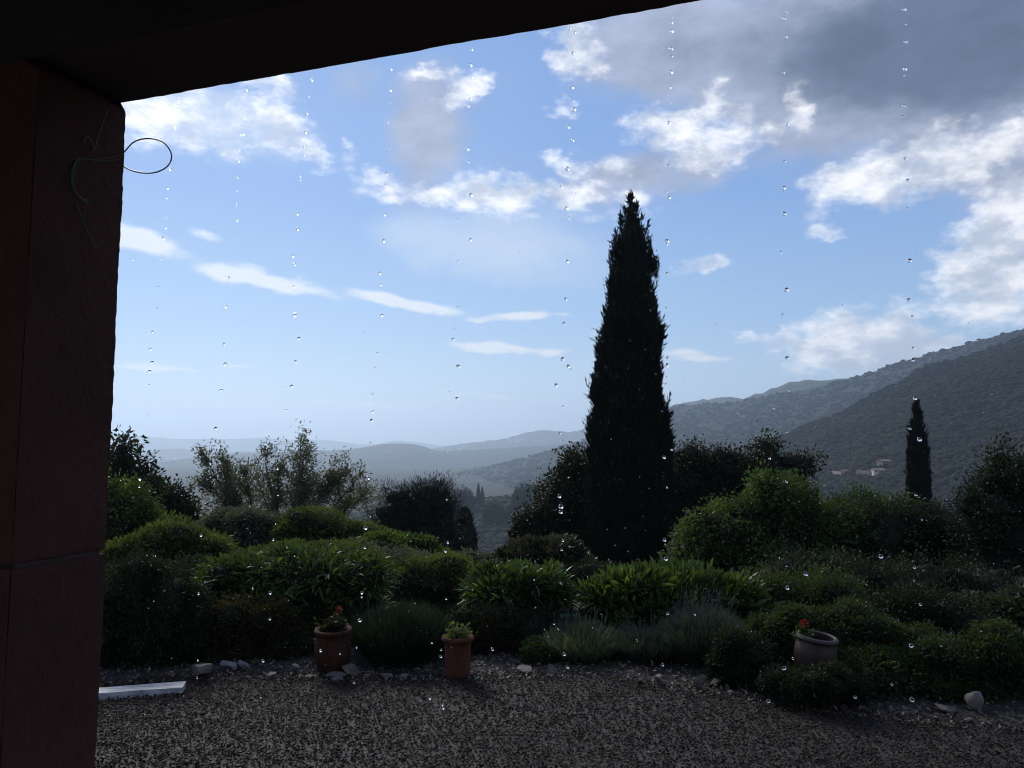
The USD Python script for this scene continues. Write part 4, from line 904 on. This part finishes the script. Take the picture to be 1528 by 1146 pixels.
def village(name, surf, spots, spread, count, label, group, seed):
    rng = np.random.default_rng(seed)
    for i in range(count):
        x, y = spots[rng.integers(len(spots))]
        p = surface_hit(surf, x + rng.normal() * spread[0], y + abs(rng.normal()) * spread[1])
        m = hs[i % 4].copy(); m.apply_transform(trimesh.transformations.rotation_matrix(rng.random() * 3, [0, 0, 1])); m.apply_scale(rng.uniform(1.0, 1.7)); m.apply_translation(p + [0, 0, 3])
        single(name, m, M['pale_wall'], label=label, cat='house', group=group)
village('village_house', town, [(665, 668), (690, 665), (715, 662), (740, 660), (765, 658), (790, 655), (815, 656), (840, 657)], (9, 3.0), 60, 'tiny pale house of the village on the hazy ridge left of the cypress', 'houses of the ridge village', 92)
village('coast_house', head_land, [(228, 688), (245, 686), (262, 685), (280, 686), (300, 687)], (10, 2.0), 30, 'tiny pale house of the coastal town below the far left headland', 'houses of the coastal town', 93)
for px, py, r, sd_ in [(690, 748, 17, 1), (786, 746, 20, 2), (812, 752, 14, 3), (738, 768, 15, 4), (768, 766, 13, 5), (664, 760, 13, 6), (836, 758, 12, 7)]:
    p = surface_hit(R7, px, py + r); s = SIZE(p[1]); rng = np.random.default_rng(300 + sd_)
    c = p + np.array([0, 0, r * s * 1.05]); E = [(c, np.array([r, r, r * .9]) * s), (c + np.array([r * .4, 0, -.25 * r]) * s, np.array([r * .7, r * .7, r * .6]) * s), (c + np.array([-r * .45, 0, -.2 * r]) * s, np.array([r * .6, r * .6, r * .6]) * s)]
    q, nn = [], []
    pp, dd = sample(E, 2600, rng, .3, .35, seed=sd_, floor=-999)
    l = r * s * .16 * (.6 + .8 * rng.random(len(pp)))
    labs = {1: 'round hazy tree below the ridge, right of the pine', 2: 'largest round hazy tree left of the evergreen oak', 3: 'smaller round hazy tree touching the evergreen oak outline', 4: 'low hazy tree under the pair of thin valley cypresses', 5: 'low hazy tree below the largest round valley tree', 6: 'hazy tree half hidden behind the pine', 7: 'hazy tree behind the top of the evergreen oak'}
    t = thing('valley_tree', labs[sd_], 'tree')
    part('trunk', tube([p - [0, 0, 1], p + [0, 0, r * s * .5], c], [.35, .28, .15], 6), M['bark'], t, True)
    part('crown', gather([blades(pp, unit(dd + rng.normal(size=pp.shape) * .6), l, l * .6, rng)[:2]] + [(cores(E, .8, sd_)[i][0], cores(E, .8, sd_)[i][1]) for i in range(0)] + [(trimesh.creation.icosphere(subdivisions=2).vertices * e[1] * .8 + e[0], trimesh.creation.icosphere(subdivisions=2).faces) for e in E]), M['forest'], t)
for px, top, bot, w, lab in [(715, 722, 756, 5, 'left one of two thin hazy cypresses in the valley'), (721, 730, 758, 5, 'right one of two thin hazy cypresses in the valley'), (824, 716, 752, 6, 'single thin hazy cypress left of the evergreen oak')]:
    p = surface_hit(R7, px, bot); s = SIZE(p[1]); H = (bot - top) * s; rng = np.random.default_rng(int(px))
    k = 1500; h = rng.random(k); a = rng.random(k) * 6.283; rr_ = w / 2 * s * np.minimum(1, (1 - h) * 2.2) * np.minimum(1, .55 + h * 3) * (.8 + .3 * rng.random(k))
    q = p + np.stack([np.cos(a) * rr_, np.sin(a) * rr_, h * H], -1); l = H * .07 * (.6 + .8 * rng.random(k))
    t = thing('valley_cypress', lab, 'tree')
    part('trunk', tube([p - [0, 0, 1], p + [0, 0, H * .5]], [.3, .1], 6), M['bark'], t, True)
    part('crown', gather([blades(q, unit(np.stack([np.cos(a) * .3, np.sin(a) * .3, 1 + 0 * a], -1)), l, l * .3, rng)[:2]]), M['cypress'], t)

# ------------------------------------------------------------------ rain dripping from the eaves
C25 = 1 / 2.865
LINES = [
 ([(765, 428), (763, 448), (746, 538), (748, 548), (751, 600), (731, 680), (727, 725), (717, 805), (713, 846), (711, 927), (707, 974), (699, 1018), (689, 1108)], 0, 0, [(677, 140), (672, 231), (653, 330), (644, 403), (651, 461), (640, 498), (637, 557), (635, 691), (597, 959), (595, 993)], 0, 380),
 ([(1055, 388), (1049, 463), (1048, 507), (1030, 578), (1042, 574), (1025, 644), (1019, 688), (1015, 760), (1013, 819), (1010, 875), (1014, 942), (998, 1014)], 0, 0, [(965, 95), (980, 98), (964, 222), (958, 382), (963, 467), (946, 578), (922, 742), (899, 897), (899, 950), (878, 1062)], 0, 380),
 ([(1334, 344), (1321, 414), (1313, 485), (1310, 502), (1308, 566), (1301, 627), (1302, 665), (1283, 755), (1286, 771), (1271, 914), (1273, 980), (1252, 1094), (1261, 1132)], 0, 0, [(1256, 136), (1261, 245), (1260, 259), (1278, 358), (1263, 456), (1247, 562), (1225, 664), (1244, 737), (1187, 916), (1188, 1028)], 0, 380),
 ([(240, 298), (236, 386), (235, 441), (228, 525), (224, 604), (223, 650), (219, 743), (217, 790), (210, 918), (207, 1030)], 500, 0, [(190, 79), (194, 128), (199, 259), (185, 316), (181, 421), (172, 482), (160, 597), (159, 670), (155, 708), (151, 805), (143, 955), (150, 1119)], 500, 380),
 ([(585, 213), (579, 280), (583, 330), (578, 424), (570, 455), (566, 637), (568, 691), (560, 775), (580, 833), (564, 904), (526, 938), (565, 981), (578, 1025), (527, 1118)], 500, 0, [(532, 85), (526, 225), (510, 317), (503, 361), (526, 477), (490, 586), (520, 614), (478, 837), (477, 1046)], 500, 380),
 ([(1002, 122), (1025, 140), (1016, 227), (1007, 267), (1012, 374), (1019, 434), (1021, 468), (997, 544), (1015, 600), (993, 722), (1001, 735), (965, 798), (1030, 826), (987, 891), (997, 932), (992, 1118)], 500, 0, [(985, 190), (978, 294), (972, 446), (996, 478), (1008, 490), (945, 557), (974, 648), (961, 763), (959, 1033), (966, 1077), (965, 1100)], 500, 380),
 ([(1442, 72), (1440, 97), (1439, 134), (1436, 209), (1437, 241), (1435, 310), (1430, 374), (1430, 437), (1426, 525), (1426, 652), (1426, 707), (1418, 820), (1427, 844), (1420, 940), (1419, 1030), (1419, 1045)], 500, 0, [(1417, 81), (1417, 227), (1421, 441), (1418, 472), (1417, 524), (1413, 553), (1438, 833), (1406, 866), (1418, 995)], 500, 380),
 ([(468, 52), (460, 81), (466, 160), (456, 310), (472, 373), (472, 415), (472, 531), (474, 573), (459, 690), (457, 804), (459, 914), (443, 1079)], 1010, 0, [(468, 150), (450, 257), (471, 441), (476, 580), (414, 657), (469, 757), (396, 870), (468, 970)], 1010, 380),
 ([(971, 42), (978, 105), (978, 179), (975, 296), (971, 323), (970, 453), (964, 500), (976, 678), (987, 770), (986, 890), (995, 1114)], 1010, 0, [(991, 193), (1006, 263), (1010, 398), (1010, 450), (1018, 614), (996, 743), (1037, 790), (1022, 1027), (1047, 1133)], 1010, 380)]
C38 = 1 / 3.82
LOW = [(280, [(76, 148), (501, 83), (488, 174), (1014, 106), (1009, 218), (470, 475), (992, 475), (992, 500), (62, 481), (468, 625), (981, 633), (963, 785), (429, 863), (948, 985), (58, 860), (54, 961), (418, 1075), (1469, 238), (1473, 510), (1444, 800), (1443, 838), (1380, 1073), (757, 805), (868, 822), (1392, 762), (1457, 1130), (575, 517), (371, 450)]),
       (600, [(260, 188), (916, 178), (909, 230), (865, 653), (891, 684), (941, 897), (913, 943), (923, 825), (1337, 748), (158, 1072), (234, 1129), (515, 797), (1512, 593), (752, 400)]),
       (850, [(541, 173), (545, 197), (548, 281), (382, 748), (531, 886), (526, 1077), (1196, 275), (1236, 324), (1241, 446), (1272, 850), (1222, 906), (1133, 1092), (713, 597), (1345, 367)]),
       (1128, [(946, 58), (904, 330), (902, 406), (937, 542), (885, 777), (890, 1085), (775, 997), (565, 1070), (712, 268)])]
ORD = ['first', 'second', 'third', 'fourth', 'fifth', 'sixth', 'seventh', 'eighth', 'ninth']
WHERE = ['just right of the pillar', 'over the pale left clouds', 'left of the grey cloud', 'through the grey cloud edge', 'through the grey cloud middle', 'left of the tall cypress', 'along the tall cypress, right side', 'over the wooded hillside', 'nearest the slim right cypress']
ONES = 'first second third fourth fifth sixth seventh eighth ninth tenth eleventh twelfth thirteenth fourteenth fifteenth sixteenth seventeenth eighteenth nineteenth'.split()
def nth(j):
    j += 1
    if j < 20: return ONES[j - 1]
    return {2: 'twentieth', 3: 'thirtieth', 4: 'fortieth'}[j // 10] if j % 10 == 0 else {2: 'twenty', 3: 'thirty', 4: 'forty'}[j // 10] + '-' + ONES[j % 10 - 1]
drop_rng = np.random.default_rng(404)
drops = [[] for _ in LINES]
for i, (a, ox, oy, b, ox2, oy2) in enumerate(LINES):
    drops[i] += [(ox + x * C25, oy + y * C25) for x, y in a] + [(ox2 + x * C25, oy2 + y * C25) for x, y in b]
mid_x = [np.mean([q[0] for q in d[-3:]]) for d in drops]
for ox, pts in LOW:
    for x, y in pts:
        X_, Y_ = ox + x * C38, 760 + y * C38
        drops[int(np.argmin(np.abs(np.array(mid_x) - X_)))].append((X_, Y_))
ball = trimesh.creation.icosphere(subdivisions=3)
def drop_mesh(r, rng):
    v = ball.vertices * np.array([1 + .12 * rng.normal(), 1.0, 1 + .10 * rng.normal()]) * r
    t = rng.normal() * .35; c, s = math.cos(t), math.sin(t)
    return trimesh.Trimesh(v @ np.array([[c, 0, s], [0, 1, 0], [-s, 0, c]]), ball.faces, process=False)
for i, ds in enumerate(drops):
    for j, (x, y) in enumerate(sorted(ds, key=lambda q: q[1])):
        p = on_plane(x, y, 1, .05 + .02 * drop_rng.normal())
        r = (.0025 + .0019 * drop_rng.random()) * (1 if drop_rng.random() < .75 else .55)
        single('raindrop', moved(drop_mesh(r, drop_rng), p), M['water'], True, label=f'{nth(j)} drop from the top, drip line {WHERE[i]}', cat='raindrop', group=f'drops of the {ORD[i]} drip line')
# fine spray between the lines and over the garden
n = 1200
ps, rs = [], []
for k in range(n):
    d = drop_rng.uniform(2.3, 5.2); x, y = drop_rng.uniform(150, 1528), drop_rng.uniform(300, 1130)
    p = P(x, y, d)
    if p[2] > .03 and local(p)[1] > .1:
        ps.append(p); rs.append(drop_rng.uniform(.0007, .0020))
small = trimesh.creation.icosphere(subdivisions=2)
spray = UsdGeom.PointInstancer.Define(stage, '/World/rain_spray')
usdkit.mesh(stage, '/World/rain_spray/tiny_drop', small, M['water'], True); spray.GetPrototypesRel().AddTarget('/World/rain_spray/tiny_drop')
spray.CreatePositionsAttr(Vt.Vec3fArray.FromNumpy(np.array(ps, np.float32))); spray.CreateScalesAttr(Vt.Vec3fArray.FromNumpy(np.repeat(np.array(rs, np.float32)[:, None], 3, 1)))
spray.CreateProtoIndicesAttr(Vt.IntArray.FromNumpy(np.zeros(len(ps), np.int32)))
data(spray.GetPrim(), label='fine scattered rain spray glinting in front of the dark garden', kind='stuff', cat='rain')
